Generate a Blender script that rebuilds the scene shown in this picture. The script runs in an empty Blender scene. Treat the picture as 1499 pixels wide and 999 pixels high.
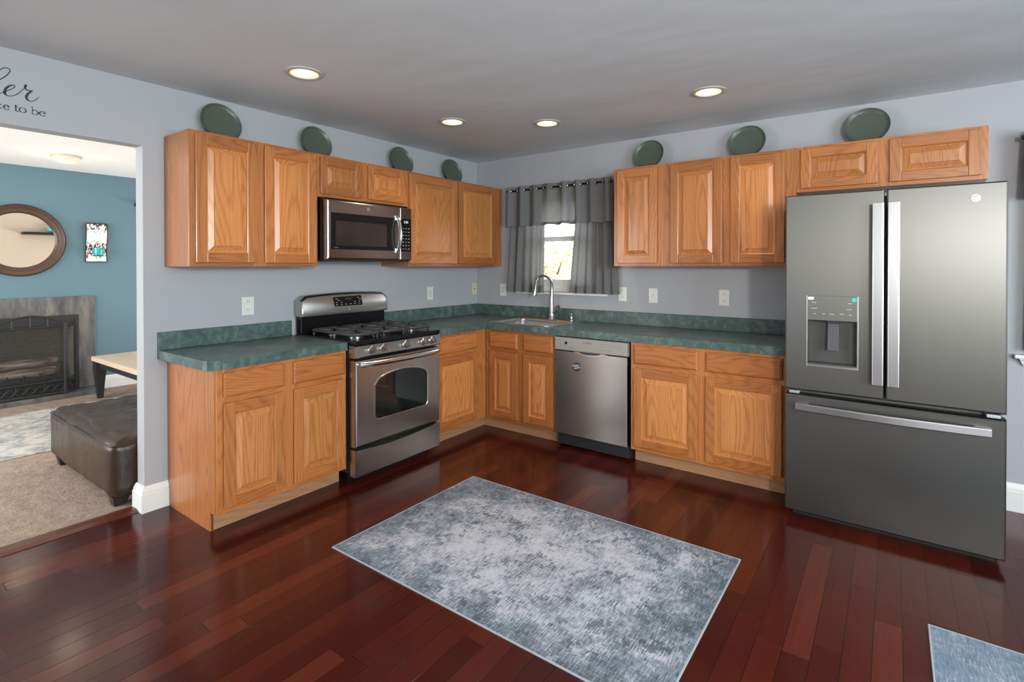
import bpy, bmesh, math, random
from mathutils import Vector, Matrix, noise
random.seed(7)
PI = math.pi
SC = bpy.context.scene
COL = SC.collection

# ------------------------------------------------------------------ camera
cam_d = bpy.data.cameras.new('camera')
cam = bpy.data.objects.new('camera', cam_d)
COL.objects.link(cam)
F = 762.77
YAW, PIT, ROL = -0.6315, -0.0079, -0.0006
fw = Vector((math.sin(YAW)*math.cos(PIT), math.cos(YAW)*math.cos(PIT), math.sin(PIT)))
r0 = Vector((math.cos(YAW), -math.sin(YAW), 0))
u0 = r0.cross(fw)
RR = r0*math.cos(ROL) + u0*math.sin(ROL)
UU = -r0*math.sin(ROL) + u0*math.cos(ROL)
M = Matrix((RR, UU, -fw)).transposed().to_4x4()
M.translation = Vector((3.4372, -4.0917, 1.4028))
cam.matrix_world = M
cam_d.sensor_width = 36.0
cam_d.lens = F/1499*36.0
cam_d.shift_y = -104.27/1499
cam_d.clip_start = 0.05
SC.camera = cam

# ------------------------------------------------------------------ light and exposure
SC.view_settings.view_transform = 'Standard'
SC.view_settings.look = 'None'
SC.view_settings.exposure = 0.12
SC.view_settings.gamma = 1.0
SC.view_settings.use_curve_mapping = False
try:
    SC.cycles.use_denoising = True
    SC.cycles.max_bounces = 10
    SC.cycles.diffuse_bounces = 5
    SC.cycles.glossy_bounces = 5
    SC.cycles.caustics_reflective = False
    SC.cycles.caustics_refractive = False
    SC.cycles.sample_clamp_indirect = 6.0
except Exception:
    pass
world = bpy.data.worlds.new('sky')
SC.world = world
world.use_nodes = True
bgn = world.node_tree.nodes['Background']
bgn.inputs[0].default_value = (0.90, 0.95, 1.0, 1)
bgn.inputs[1].default_value = 6.0

def area(name, loc, target, sx, sy, watts, color=(1, 1, 1), spread=PI):
    d = bpy.data.lights.new(name, 'AREA')
    d.shape = 'RECTANGLE'; d.size = sx; d.size_y = sy
    d.energy = watts; d.color = color; d.spread = spread
    o = bpy.data.objects.new(name, d); COL.objects.link(o)
    o.location = loc
    o.rotation_euler = (Vector(target)-Vector(loc)).to_track_quat('-Z', 'Y').to_euler()
    return o
area('photo_flash_light', (4.53, -4.45, 1.71), (1.3, -1.0, 1.25), 0.18, 0.18, 58, (1.0, 0.97, 0.93))
area('rear_fill_light', (5.15, -6.30, 1.50), (5.15, 0, 1.60), 2.3, 1.6, 52, (1.0, 0.98, 0.95))  # added soft fill from behind the camera; wall_front has no window here
area('side_fill_light', (6.35, -3.6, 1.55), (0, -3.6, 1.45), 2.6, 1.5, 180, (0.82, 0.96, 1.0))  # added cool fill from the right; wall_right is solid behind it
area('living_fill_light', (-2.0, -6.25, 1.35), (-2.0, 0, 1.5), 3.2, 2.0, 190, (0.97, 0.99, 1.0))  # unseen fill added to brighten the living room, in front of a closed wall
area('living_end_fill_light', (-2.0, 0.10, 1.40), (-2.0, -3, 2.1), 2.4, 1.6, 115, (0.97, 0.99, 1.0))  # extra fill added at the far end, tilted up at the ceiling; no window there

# ------------------------------------------------------------------ node helpers
class NT:
    def __init__(s, name):
        s.m = bpy.data.materials.new(name); s.m.use_nodes = True
        s.t = s.m.node_tree; s.t.nodes.clear()
        s.out = s.t.nodes.new('ShaderNodeOutputMaterial')
        s.b = s.t.nodes.new('ShaderNodeBsdfPrincipled')
        s.t.links.new(s.b.outputs[0], s.out.inputs[0])
    def n(s, ty, **k):
        x = s.t.nodes.new(ty)
        for a, v in k.items(): setattr(x, a, v)
        return x
    def put(s, sock, v):
        if hasattr(v, 'node'): s.t.links.new(v, sock)
        elif v is not None: sock.default_value = v
    def coord(s, which='Object'): return s.n('ShaderNodeTexCoord').outputs[which]
    def math(s, op, a, b=0.0, c=None):
        x = s.n('ShaderNodeMath', operation=op)
        s.put(x.inputs[0], a); s.put(x.inputs[1], b)
        if c is not None: s.put(x.inputs[2], c)
        return x.outputs[0]
    def vmul(s, v, k):
        x = s.n('ShaderNodeVectorMath', operation='MULTIPLY'); s.put(x.inputs[0], v); s.put(x.inputs[1], k); return x.outputs[0]
    def vadd(s, v, k):
        x = s.n('ShaderNodeVectorMath', operation='ADD'); s.put(x.inputs[0], v); s.put(x.inputs[1], k); return x.outputs[0]
    def sep(s, v):
        x = s.n('ShaderNodeSeparateXYZ'); s.put(x.inputs[0], v); return x.outputs
    def comb(s, a, b, c=0.0):
        x = s.n('ShaderNodeCombineXYZ'); s.put(x.inputs[0], a); s.put(x.inputs[1], b); s.put(x.inputs[2], c); return x.outputs[0]
    def noise(s, v, scale, detail=2.0, rough=0.5, dist=0.0):
        x = s.n('ShaderNodeTexNoise'); s.put(x.inputs['Vector'], v)
        x.inputs['Scale'].default_value = scale; x.inputs['Detail'].default_value = detail
        x.inputs['Roughness'].default_value = rough; x.inputs['Distortion'].default_value = dist
        return x.outputs[0]
    def white(s, v):
        x = s.n('ShaderNodeTexWhiteNoise', noise_dimensions='3D'); s.put(x.inputs['Vector'], v); return x.outputs[0]
    def ramp(s, f, stops):
        x = s.n('ShaderNodeValToRGB'); s.put(x.inputs[0], f); e = x.color_ramp.elements
        while len(e) < len(stops): e.new(0.5)
        for i, (p, c) in enumerate(stops):
            e[i].position = p; e[i].color = (*c, 1) if len(c) == 3 else c
        return x.outputs[0]
    def mix(s, f, a, b, mode='MIX'):
        x = s.n('ShaderNodeMix', data_type='RGBA', blend_type=mode)
        s.put(x.inputs[0], f)
        s.put(x.inputs[6], (*a, 1) if isinstance(a, tuple) else a)
        s.put(x.inputs[7], (*b, 1) if isinstance(b, tuple) else b)
        return x.outputs[2]
    def rnd(s): return s.n('ShaderNodeObjectInfo').outputs['Random']
    def bump(s, h, strength, dist=0.01):
        x = s.n('ShaderNodeBump'); x.inputs['Strength'].default_value = strength; x.inputs['Distance'].default_value = dist
        s.put(x.inputs['Height'], h); s.t.links.new(x.outputs[0], s.b.inputs['Normal'])
    def set(s, color=None, rough=None, metal=None, **k):
        if color is not None: s.put(s.b.inputs['Base Color'], (*color, 1) if isinstance(color, tuple) else color)
        if rough is not None: s.put(s.b.inputs['Roughness'], rough)
        if metal is not None: s.put(s.b.inputs['Metallic'], metal)
        for a, v in k.items(): s.put(s.b.inputs[a.replace('_', ' ')], v)
        return s.m

def simple(name, c, rough=0.5, metal=0.0, bump=None, var=0.0, **k):
    t = NT(name)
    col = c
    if var:
        nz = t.noise(t.coord(), 6.0, 3)
        col = t.mix(nz, tuple(x*(1-var) for x in c), tuple(min(1, x*(1+var)) for x in c))
    t.set(col, rough, metal, **k)
    if bump: t.bump(t.noise(t.coord(), bump[0], 3), bump[1], bump[2] if len(bump) > 2 else 0.01)
    return t.m

def oak(name, axis, light=(0.56, 0.245, 0.085), dark=(0.30, 0.105, 0.030), freq=190.0, cath=1.0):
    t = NT(name)
    p = t.coord()
    r = t.rnd()
    p = t.vadd(p, t.comb(t.math('MULTIPLY', r, 7.3), t.math('MULTIPLY', r, 11.7), t.math('MULTIPLY', r, 5.1)))
    if axis == 'x':
        q = t.sep(p); p = t.comb(q[2], q[1], q[0])
    nz = t.noise(t.vmul(p, (5.0*cath, 5.0*cath, 0.62)), 1.0, 0.6, 0.4)
    wob = t.noise(t.vmul(p, (90, 90, 14)), 1.0, 2)
    ring = t.math('SINE', t.math('ADD', t.math('MULTIPLY', nz, freq), t.math('MULTIPLY', wob, 2.6)))
    ring = t.math('MULTIPLY_ADD', ring, 0.5, 0.5)
    ring = t.math('POWER', ring, 2.6)
    fib = t.noise(t.vmul(p, (420, 420, 9)), 1.0, 2.0, 0.6)
    fibm = t.ramp(fib, [(0.40, (1, 1, 1)), (0.56, (0, 0, 0))])
    med = t.noise(t.vmul(p, (70, 70, 1.2)), 1.0, 2.0, 0.5)
    big = t.noise(t.vmul(p, (3, 3, 0.6)), 1.7, 2)
    f = t.math('MULTIPLY', ring, t.math('MULTIPLY_ADD', fibm, 0.34, 0.24))
    f = t.math('ADD', f, t.math('MULTIPLY', fibm, 0.12))
    f = t.math('ADD', f, t.math('MULTIPLY_ADD', med, 0.55, -0.24))
    f = t.math('ADD', f, t.math('MULTIPLY_ADD', big, 0.30, -0.13))
    c = t.mix(t.math('MINIMUM', t.math('MAXIMUM', f, 0.0), 1.0), light, dark)
    k = t.math('MULTIPLY_ADD', r, 0.30, 0.86)
    hs = t.n('ShaderNodeHueSaturation'); t.put(hs.inputs['Value'], k); t.put(hs.inputs['Color'], c)
    t.set(hs.outputs[0], 0.34, 0.0, Coat_Weight=0.25, Coat_Roughness=0.16)
    t.bump(f, 0.04, 0.002)
    return t.m

OAKV = oak('oak_vertical_grain', 'z', (0.455, 0.170, 0.048), (0.225, 0.066, 0.016))
OAKH = oak('oak_horizontal_grain', 'x', (0.425, 0.148, 0.040), (0.205, 0.058, 0.014))
OAKP = oak('oak_panel_grain', 'z', (0.530, 0.213, 0.063), (0.262, 0.083, 0.021))
OAKPX = oak('oak_panel_grain_short', 'z', (0.510, 0.198, 0.056), (0.25, 0.077, 0.019))
OAKT = oak('oak_toe_board', 'x', (0.38, 0.200, 0.106), (0.25, 0.12, 0.058))

WALL = simple('grey_wall_paint', (0.392, 0.402, 0.425), 0.6, bump=(60, 0.06, 0.003))
BEIGE = simple('beige_wall_paint', (0.68, 0.54, 0.42), 0.7)
TEAL = simple('teal_wall_paint', (0.105, 0.190, 0.232), 0.6, bump=(60, 0.05, 0.003))
WHITE = simple('white_trim_paint', (0.78, 0.78, 0.77), 0.4)
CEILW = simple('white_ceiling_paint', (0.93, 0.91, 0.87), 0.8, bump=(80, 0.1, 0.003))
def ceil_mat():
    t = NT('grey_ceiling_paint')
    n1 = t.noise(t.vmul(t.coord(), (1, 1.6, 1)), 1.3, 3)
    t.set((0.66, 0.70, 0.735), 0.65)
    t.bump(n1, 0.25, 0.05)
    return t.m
CEIL = ceil_mat()

def wood_floor():
    t = NT('cherry_plank_floor')
    q = t.sep(t.coord())
    W = 0.089; L = 0.92
    row = t.math('FLOOR', t.math('DIVIDE', q[0], W))
    ro = t.white(t.comb(row, 3.7, 1.1))
    yy = t.math('ADD', t.math('DIVIDE', q[1], L), t.math('MULTIPLY', ro, 13.0))
    seg = t.math('FLOOR', yy)
    pr = t.white(t.comb(row, seg, 5.5))
    pr2 = t.white(t.comb(row, seg, 9.5))
    fx = t.math('FRACT', t.math('DIVIDE', q[0], W))
    fy = t.math('FRACT', yy)
    ex = t.math('MULTIPLY', t.math('MINIMUM', fx, t.math('SUBTRACT', 1.0, fx)), W)
    ey = t.math('MULTIPLY', t.math('MINIMUM', fy, t.math('SUBTRACT', 1.0, fy)), L)
    e = t.math('MINIMUM', ex, ey)
    gap = t.math('LESS_THAN', e, 0.0013)
    gv = t.comb(t.math('MULTIPLY', q[0], 55.0), t.math('ADD', t.math('MULTIPLY', q[1], 2.2), t.math('MULTIPLY', pr2, 40.0)), 0.0)
    g = t.noise(gv, 1.0, 4, 0.6)
    base = t.ramp(pr, [(0.0, (0.038, 0.0060, 0.0044)), (0.45, (0.068, 0.0105, 0.0066)), (0.8, (0.092, 0.0155, 0.0088)), (1.0, (0.128, 0.0250, 0.0138))])
    c = t.mix(t.math('MULTIPLY', g, 0.7), base, (0.040, 0.006, 0.005))
    c = t.mix(gap, c, (0.012, 0.004, 0.003))
    rg = t.math('MULTIPLY_ADD', t.noise(t.coord(), 5.0, 3), 0.10, 0.13)
    t.set(c, rg, 0.0, IOR=1.36, Coat_Weight=0.06, Coat_Roughness=0.08)
    h = t.math('MINIMUM', t.math('MULTIPLY', e, 500.0), 1.0)
    h = t.math('ADD', h, t.math('MULTIPLY', pr2, 0.3))
    h = t.math('ADD', h, t.math('MULTIPLY', t.noise(t.vmul(t.coord(), (3, 0.6, 1)), 3.0, 2), 0.5))
    t.bump(h, 0.16, 0.002)
    return t.m
FLOORM = wood_floor()

def laminate():
    t = NT('green_laminate')
    n1 = t.noise(t.coord(), 22.0, 5, 0.62, 0.6)
    n2 = t.noise(t.coord(), 7.0, 3, 0.5)
    f = t.math('ADD', t.math('MULTIPLY', n1, 0.65), t.math('MULTIPLY', n2, 0.35))
    c = t.ramp(f, [(0.36, (0.042, 0.074, 0.068)), (0.5, (0.066, 0.106, 0.097)), (0.62, (0.125, 0.178, 0.165))])
    t.set(c, 0.36)
    return t.m
LAM = laminate()

def steel(name, c, rough, axis=0, var=0.03):
    t = NT(name)
    t.set(c, rough, 1.0, Anisotropic=0.55, Anisotropic_Rotation=0.0 if axis == 0 else 0.25)
    tg = t.n('ShaderNodeTangent', direction_type='RADIAL', axis='Z'); t.t.links.new(tg.outputs[0], t.b.inputs['Tangent'])
    return t.m
STEEL = steel('brushed_stainless', (0.47, 0.45, 0.435), 0.27)
STEELV = steel('brushed_stainless_vertical', (0.30, 0.285, 0.275), 0.26, 2)
STEELL = steel('bright_stainless', (0.66, 0.66, 0.66), 0.22)
SLATE = steel('slate_steel', (0.148, 0.144, 0.133), 0.41)
SLATED = simple('slate_plastic', (0.065, 0.064, 0.06), 0.4)
HANDLE = simple('satin_handle', (0.46, 0.46, 0.465), 0.33, 1.0)
CHROME = simple('nickel', (0.47, 0.455, 0.43), 0.24, 1.0)
DWPAN = simple('dishwasher_panel_grey', (0.33, 0.31, 0.285), 0.4, 0.25)
BLACK = simple('black_enamel', (0.006, 0.006, 0.007), 0.25, IOR=1.35)
BLACKM = simple('matte_black', (0.015, 0.015, 0.016), 0.55)
IRON = simple('cast_iron', (0.035, 0.035, 0.037), 0.5, bump=(120, 0.15, 0.002))
GLASSB = simple('dark_oven_glass', (0.006, 0.007, 0.006), 0.05, 0.0, IOR=1.6)
MWG = simple('microwave_glass', (0.025, 0.023, 0.021), 0.12, 0.25)
RUBBER = simple('dark_gap', (0.006, 0.006, 0.006), 0.8)
PLATEM = simple('dark_green_glaze', (0.078, 0.100, 0.076), 0.45, Coat_Weight=0.15, Coat_Roughness=0.15)
OUTW = simple('white_plastic', (0.72, 0.71, 0.67), 0.35)
OUTI = simple('ivory_plastic', (0.62, 0.55, 0.36), 0.4)
SLOT = simple('socket_slots', (0.02, 0.02, 0.02), 0.6)
INK = simple('black_vinyl', (0.012, 0.013, 0.015), 0.5)
WINK = simple('white_print', (0.75, 0.75, 0.75), 0.5)
GINK = simple('grey_print', (0.20, 0.20, 0.20), 0.5)
DINK = simple('dark_print', (0.03, 0.03, 0.035), 0.5)
LBLK = simple('light_print', (0.34, 0.34, 0.33), 0.5)
TEALD = simple('teal_sticker', (0.03, 0.55, 0.42), 0.5)
LEATHER = simple('brown_leather', (0.040, 0.023, 0.0145), 0.34, IOR=1.4, bump=(14, 0.35, 0.012), var=0.25)
DWOOD = simple('dark_wood', (0.020, 0.014, 0.011), 0.4)
FRAMEW = simple('mirror_wood', (0.070, 0.034, 0.022), 0.30)
MIRROR = simple('mirror_glass', (0.93, 0.93, 0.92), 0.01, 1.0)
TEALG = simple('teal_glass', (0.02, 0.34, 0.34), 0.15)

def emit(name, c, s):
    t = NT(name); t.set((0, 0, 0), 0.5, 0.0, Emission_Color=(*c, 1), Emission_Strength=s); return t.m
LAMP = emit('lamp_glow', (1.0, 0.92, 0.76), 3.0)
LAMPB = simple('frosted_dome', (0.62, 0.55, 0.43), 0.4, Emission_Color=(1.0, 0.85, 0.6, 1), Emission_Strength=0.22)
CLOCK = emit('clock_digits', (0.8, 0.95, 1.0), 1.2)

def fabric(name, c, trans=0.35):
    t = NT(name)
    w = t.noise(t.vmul(t.coord(), (240, 240, 60)), 1.0, 2)
    col = t.mix(w, tuple(x*0.8 for x in c), tuple(x*1.2 for x in c))
    t.set(col, 0.9)
    tr = t.n('ShaderNodeBsdfTranslucent'); t.put(tr.inputs[0], col)
    mx = t.n('ShaderNodeMixShader'); mx.inputs[0].default_value = trans
    t.t.links.new(t.b.outputs[0], mx.inputs[1]); t.t.links.new(tr.outputs[0], mx.inputs[2])
    t.t.links.new(mx.outputs[0], t.out.inputs[0])
    return t.m
CURT = fabric('grey_curtain_fabric', (0.25, 0.25, 0.252), 0.45)

def rug_mat(name, dx, dy, blue=0.0):
    t = NT(name)
    p = t.coord()
    q = t.sep(p)
    n1 = t.noise(p, 4.4, 10, 0.76, 0.0)
    n2 = t.noise(t.vadd(p, (5.3, 2.1, 0)), 8.5, 9, 0.76, 0.4)
    st = t.noise(t.vmul(p, (26, 170, 1)), 1.0, 3, 0.6)
    st2 = t.noise(t.vmul(p, (170, 22, 1)), 1.0, 3, 0.6)
    ax = t.math('DIVIDE', t.math('ABSOLUTE', q[0]), dx)
    ay = t.math('DIVIDE', t.math('ABSOLUTE', q[1]), dy)
    edge = t.math('POWER', t.math('MAXIMUM', ax, ay), 2.4)
    str_ = t.math('ADD', t.math('MULTIPLY_ADD', st, 0.42, -0.21), t.math('MULTIPLY_ADD', st2, 0.75, -0.375))
    f = t.math('ADD', t.math('MULTIPLY_ADD', n1, 1.45, -0.33), t.math('MULTIPLY', edge, 0.27))
    f = t.math('ADD', f, str_)
    c = t.ramp(f, [(0.30, (0.50, 0.50, 0.55)), (0.42, (0.40, 0.41, 0.46)), (0.54, (0.225, 0.255, 0.30)), (0.68, (0.125, 0.155, 0.190)), (0.85, (0.060, 0.075, 0.10))])
    dk = t.math('ADD', n2, t.math('MULTIPLY', str_, 0.5))
    dkm = t.ramp(dk, [(0.55, (0, 0, 0)), (0.60, (1, 1, 1))])
    g3 = t.noise(p, 1.6, 2)
    dcol = t.mix(t.ramp(g3, [(0.45, (0, 0, 0)), (0.6, (1, 1, 1))]), (0.075, 0.080, 0.10), (0.045, 0.070, 0.062))
    c = t.mix(t.math('MULTIPLY', dkm, 0.75), c, dcol)
    if blue: c = t.mix(blue, c, (0.20, 0.30, 0.42))
    t.set(c, 0.95)
    t.bump(t.math('ADD', st, st2), 0.35, 0.003)
    return t.m
RUGM = rug_mat('distressed_rug', 0.835, 0.54)
RUG2 = rug_mat('distressed_blue_rug', 0.80, 0.55, 0.35)
RUGB = simple('rug_binding', (0.34, 0.37, 0.41), 0.9)

def area_rug():
    t = NT('faded_area_rug'); p = t.coord()
    n1 = t.noise(p, 6.5, 8, 0.74, 0.5); n2 = t.noise(t.vadd(p, (3, 9, 0)), 8.0, 8, 0.74, 0.5)
    c = t.ramp(n1, [(0.36, (0.16, 0.20, 0.23)), (0.47, (0.36, 0.36, 0.34)), (0.56, (0.55, 0.52, 0.46)), (0.66, (0.33, 0.36, 0.37))])
    m = t.ramp(n2, [(0.54, (0, 0, 0)), (0.62, (1, 1, 1))])
    c = t.mix(t.math('MULTIPLY', m, 0.55), c, (0.36, 0.19, 0.11))
    t.set(c, 0.95); t.bump(n2, 0.2, 0.004); return t.m
AREARUG = area_rug()
def carpet():
    t = NT('beige_carpet'); p = t.coord()
    n1 = t.noise(p, 14.0, 5, 0.7); n2 = t.noise(p, 70.0, 4, 0.75)
    c = t.mix(t.ramp(n1, [(0.35, (0, 0, 0)), (0.65, (1, 1, 1))]), (0.29, 0.203, 0.152), (0.46, 0.350, 0.277))
    c = t.mix(t.math('MULTIPLY', n2, 0.6), c, (0.20, 0.145, 0.11))
    t.set(c, 1.0); t.bump(t.math('ADD', n2, t.math('MULTIPLY', n1, 2.0)), 0.7, 0.012); return t.m
CARPET = carpet()
def slate_tile():
    t = NT('grey_slate_tile'); p = t.coord()
    n1 = t.noise(t.vmul(p, (2, 6, 2)), 1.5, 6, 0.65)
    c = t.ramp(n1, [(0.35, (0.055, 0.056, 0.058)), (0.5, (0.11, 0.108, 0.105)), (0.65, (0.19, 0.175, 0.16))])
    t.set(c, 0.45); t.bump(n1, 0.15, 0.004); return t.m
SLTILE = slate_tile()
def table_wood():
    t = NT('pale_table_wood'); p = t.coord()
    n = t.noise(t.vmul(p, (3, 40, 40)), 1.0, 4, 0.6)
    q = t.sep(p)
    pl = t.white(t.comb(t.math('FLOOR', t.math('DIVIDE', q[1], 0.14)), 1.0, 1.0))
    c = t.mix(t.math('ADD', t.math('MULTIPLY', n, 0.7), t.math('MULTIPLY', pl, 0.3)), (0.46, 0.33, 0.23), (0.74, 0.60, 0.47))
    t.set(c, 0.45); return t.m
TABLEW = table_wood()
def mosaic():
    t = NT('mosaic_mirror'); p = t.coord()
    v = t.n('ShaderNodeTexVoronoi'); v.inputs['Scale'].default_value = 85
    t.put(v.inputs['Vector'], t.vmul(p, (1.0, 1.0, 0.55)))
    q = t.sep(v.outputs['Color'])
    z = t.sep(p)[2]
    d = t.math('ADD', q[0], t.math('MULTIPLY', t.math('SINE', t.math('MULTIPLY', z, 21.0)), 0.28))
    c = t.ramp(d, [(0.06, (0.03, 0.03, 0.035)), (0.20, (0.34, 0.19, 0.10)), (0.36, (0.65, 0.65, 0.65)), (0.6, (0.95, 0.95, 0.95))])
    t.set(c, 0.3, 0.1); return t.m
MOSAIC = mosaic()
def brick_mat():
    t = NT('firebox_brick'); b = t.n('ShaderNodeTexBrick'); q = t.sep(t.coord())
    t.put(b.inputs['Vector'], t.comb(q[1], q[2]))
    b.inputs['Scale'].default_value = 5; b.inputs['Color1'].default_value = (0.27, 0.235, 0.18, 1); b.inputs['Color2'].default_value = (0.31, 0.265, 0.205, 1); b.inputs['Mortar'].default_value = (0.23, 0.20, 0.155, 1)
    t.set(b.outputs[0], 0.9); return t.m
BRICK = brick_mat()
def log_mat():
    t = NT('birch_log'); n = t.noise(t.vmul(t.coord(), (30, 4, 30)), 1.0, 4)
    t.set(t.ramp(n, [(0.4, (0.16, 0.10, 0.075)), (0.55, (0.42, 0.33, 0.27)), (0.7, (0.6, 0.52, 0.46))]), 0.9); return t.m
LOGM = log_mat()
def leaf_mat():
    t = NT('autumn_leaves'); n = t.noise(t.coord(), 2.2, 4, 0.7)
    t.set(t.ramp(n, [(0.36, (0.30, 0.36, 0.17)), (0.48, (0.52, 0.53, 0.32)), (0.56, (0.78, 0.58, 0.40)), (0.66, (0.68, 0.40, 0.28))]), 0.8); return t.m
LEAF = leaf_mat()
LAWN = simple('lawn', (0.30, 0.30, 0.13), 0.95, var=0.3)
BARK = simple('bark', (0.14, 0.10, 0.08), 0.9)
def glass():
    t = NT('window_glass')
    g = t.n('ShaderNodeBsdfGlossy'); g.inputs['Roughness'].default_value = 0.02
    tr = t.n('ShaderNodeBsdfTransparent'); fr = t.n('ShaderNodeFresnel')
    mx = t.n('ShaderNodeMixShader'); t.t.links.new(fr.outputs[0], mx.inputs[0])
    t.t.links.new(tr.outputs[0], mx.inputs[1]); t.t.links.new(g.outputs[0], mx.inputs[2]); t.t.links.new(mx.outputs[0], t.out.inputs[0])
    return t.m
GLASS = glass()
def mesh_screen():
    t = NT('fire_mesh'); t.set((0.02, 0.02, 0.02), 0.6)
    tr = t.n('ShaderNodeBsdfTransparent'); mx = t.n('ShaderNodeMixShader'); mx.inputs[0].default_value = 0.5
    t.t.links.new(tr.outputs[0], mx.inputs[1]); t.t.links.new(t.b.outputs[0], mx.inputs[2]); t.t.links.new(mx.outputs[0], t.out.inputs[0])
    return t.m
FMESH = mesh_screen()

# ------------------------------------------------------------------ mesh helpers
class MB:
    def __init__(s): s.bm = bmesh.new()
    def _mark(s): return set(s.bm.faces)
    def _mat(s, before, m):
        for f in s.bm.faces:
            if f not in before: f.material_index = m
    def box(s, x0, x1, y0, y1, z0, z1, b=0.0, m=0, seg=2):
        t = bmesh.new()
        bmesh.ops.create_cube(t, size=1.0)
        for v in t.verts:
            v.co = Vector(((x0+x1)/2 + v.co.x*(x1-x0), (y0+y1)/2 + v.co.y*(y1-y0), (z0+z1)/2 + v.co.z*(z1-z0)))
        if b > 0:
            b = min(b, 0.49*min(abs(x1-x0), abs(y1-y0), abs(z1-z0)))
            bmesh.ops.bevel(t, geom=t.edges[:], offset=b, segments=seg, affect='EDGES', profile=0.5)
        s.join(t, m); return s
    def join(s, t, m=0):
        vm = {}
        for v in t.verts: vm[v] = s.bm.verts.new(v.co)
        for f in t.faces:
            try:
                nf = s.bm.faces.new([vm[v] for v in f.verts]); nf.material_index = m; nf.smooth = f.smooth
            except ValueError: pass
        t.free()
    def loft(s, rings, m=0, cap0=True, cap1=True, closed=True, mats=None, sm=False):
        vr = [[s.bm.verts.new(Vector(p)) for p in r] for r in rings]
        n = len(vr[0])
        for i in range(len(vr)-1):
            mi = mats[i] if mats else m
            for j in range(n if closed else n-1):
                k = (j+1) % n
                try:
                    f = s.bm.faces.new((vr[i][j], vr[i][k], vr[i+1][k], vr[i+1][j])); f.material_index = mi; f.smooth = sm
                except ValueError: pass
        if cap0:
            f = s.bm.faces.new(vr[0][::-1]); f.material_index = mats[0] if mats else m
        if cap1:
            f = s.bm.faces.new(vr[-1]); f.material_index = mats[-1] if mats else m
        return s
    def tube(s, pts, rad, n=10, m=0, sy=1.0):
        pts = [Vector(p) for p in pts]
        if not hasattr(rad, '__len__'): rad = [rad]*len(pts)
        rings = []
        up = None
        for i, p in enumerate(pts):
            a = pts[max(i-1, 0)]; b = pts[min(i+1, len(pts)-1)]
            d = (b-a).normalized()
            if up is None:
                up = Vector((0, 0, 1)) if abs(d.z) < 0.9 else Vector((0, 1, 0))
            s1 = d.cross(up)
            if s1.length < 1e-4: s1 = d.cross(Vector((1, 0, 0)))
            s1.normalize(); up = s1.cross(d).normalized()
            rings.append([p + (s1*math.cos(2*PI*k/n) + up*math.sin(2*PI*k/n)*sy)*rad[i] for k in range(n)])
        return s.loft(rings, m, sm=True)
    def lathe(s, prof, c=(0, 0, 0), axis='z', n=32, m=0, mats=None, sx=1.0, sy=1.0, ring=False):
        rings = []
        for r, h in prof:
            ring = []
            for k in range(n):
                a = 2*PI*k/n; x = r*math.cos(a)*sx; y = r*math.sin(a)*sy
                if axis == 'z': p = (x, y, h)
                elif axis == 'y': p = (x, -h, y)
                else: p = (h, x, y)
                ring.append((p[0]+c[0], p[1]+c[1], p[2]+c[2]))
            rings.append(ring)
        return s.loft(rings, m, mats=mats, sm=True, cap0=not ring, cap1=not ring)
    def prism(s, poly, a0, a1, plane='xz', m=0):
        def P(u, v, a):
            return {'xz': (u, a, v), 'xy': (u, v, a), 'yz': (a, u, v)}[plane]
        return s.loft([[P(u, v, a0) for u, v in poly], [P(u, v, a1) for u, v in poly]], m)
    def build(s, name, mats, parent=None, smooth=None, loc=None):
        if not isinstance(mats, (list, tuple)): mats = [mats]
        bmesh.ops.recalc_face_normals(s.bm, faces=s.bm.faces[:])
        me = bpy.data.meshes.new(name); s.bm.to_mesh(me); s.bm.free()
        for x in mats: me.materials.append(x)
        if smooth is not None:
            for p in me.polygons: p.use_smooth = smooth > 0
        flags = [p.use_smooth for p in me.polygons]
        me.set_sharp_from_angle(angle=math.radians(smooth or 50))
        me.polygons.foreach_set('use_smooth', flags)
        o = bpy.data.objects.new(name, me); COL.objects.link(o)
        if parent: o.parent = parent
        if loc: o.location = loc
        return o

def rrect(x0, x1, y0, y1, r, n=5):
    o = []
    for cx, cy, a in ((x1-r, y1-r, 0), (x0+r, y1-r, 90), (x0+r, y0+r, 180), (x1-r, y0+r, 270)):
        for k in range(n+1):
            t = math.radians(a + 90*k/n); o.append((cx+r*math.cos(t), cy+r*math.sin(t)))
    return o

def thing(name, label, cat, loc=(0, 0, 0), rz=0.0, group=None):
    o = bpy.data.objects.new(name, None); COL.objects.link(o)
    o.empty_display_size = 0.1
    o.location = loc; o.rotation_euler = (0, 0, rz)
    return tag(o, label, cat, group)
def tag(o, label, cat, group=None, kind=None):
    o['label'] = label; o['category'] = cat
    if group: o['group'] = group
    if kind: o['kind'] = kind
    return o
def struct(o): o['kind'] = 'structure'; return o
def copy_tree(o, parent=None):
    c = o.copy(); COL.objects.link(c)
    if parent: c.parent = parent
    for ch in list(o.children): copy_tree(ch, c)
    return c
def text(name, s, size, mat, parent, loc, rot, ext=0.0004, align='CENTER', xs=1.0):
    cu = bpy.data.curves.new('tmp', 'FONT'); cu.body = s; cu.size = size; cu.extrude = ext
    cu.align_x = align; cu.align_y = 'CENTER'; cu.resolution_u = 3
    t = bpy.data.objects.new('tmp', cu); COL.objects.link(t)
    dg = bpy.context.evaluated_depsgraph_get(); dg.update()
    me = bpy.data.meshes.new_from_object(t.evaluated_get(dg))
    bpy.data.objects.remove(t); bpy.data.curves.remove(cu)
    if xs != 1.0:
        for v in me.vertices: v.co.x *= xs
    me.materials.clear(); me.materials.append(mat)
    o = bpy.data.objects.new(name, me); COL.objects.link(o); o.parent = parent
    o.location = loc; o.rotation_euler = rot
    return o
RFRONT = (PI/2, 0, 0)        # text that faces local -Y

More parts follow.
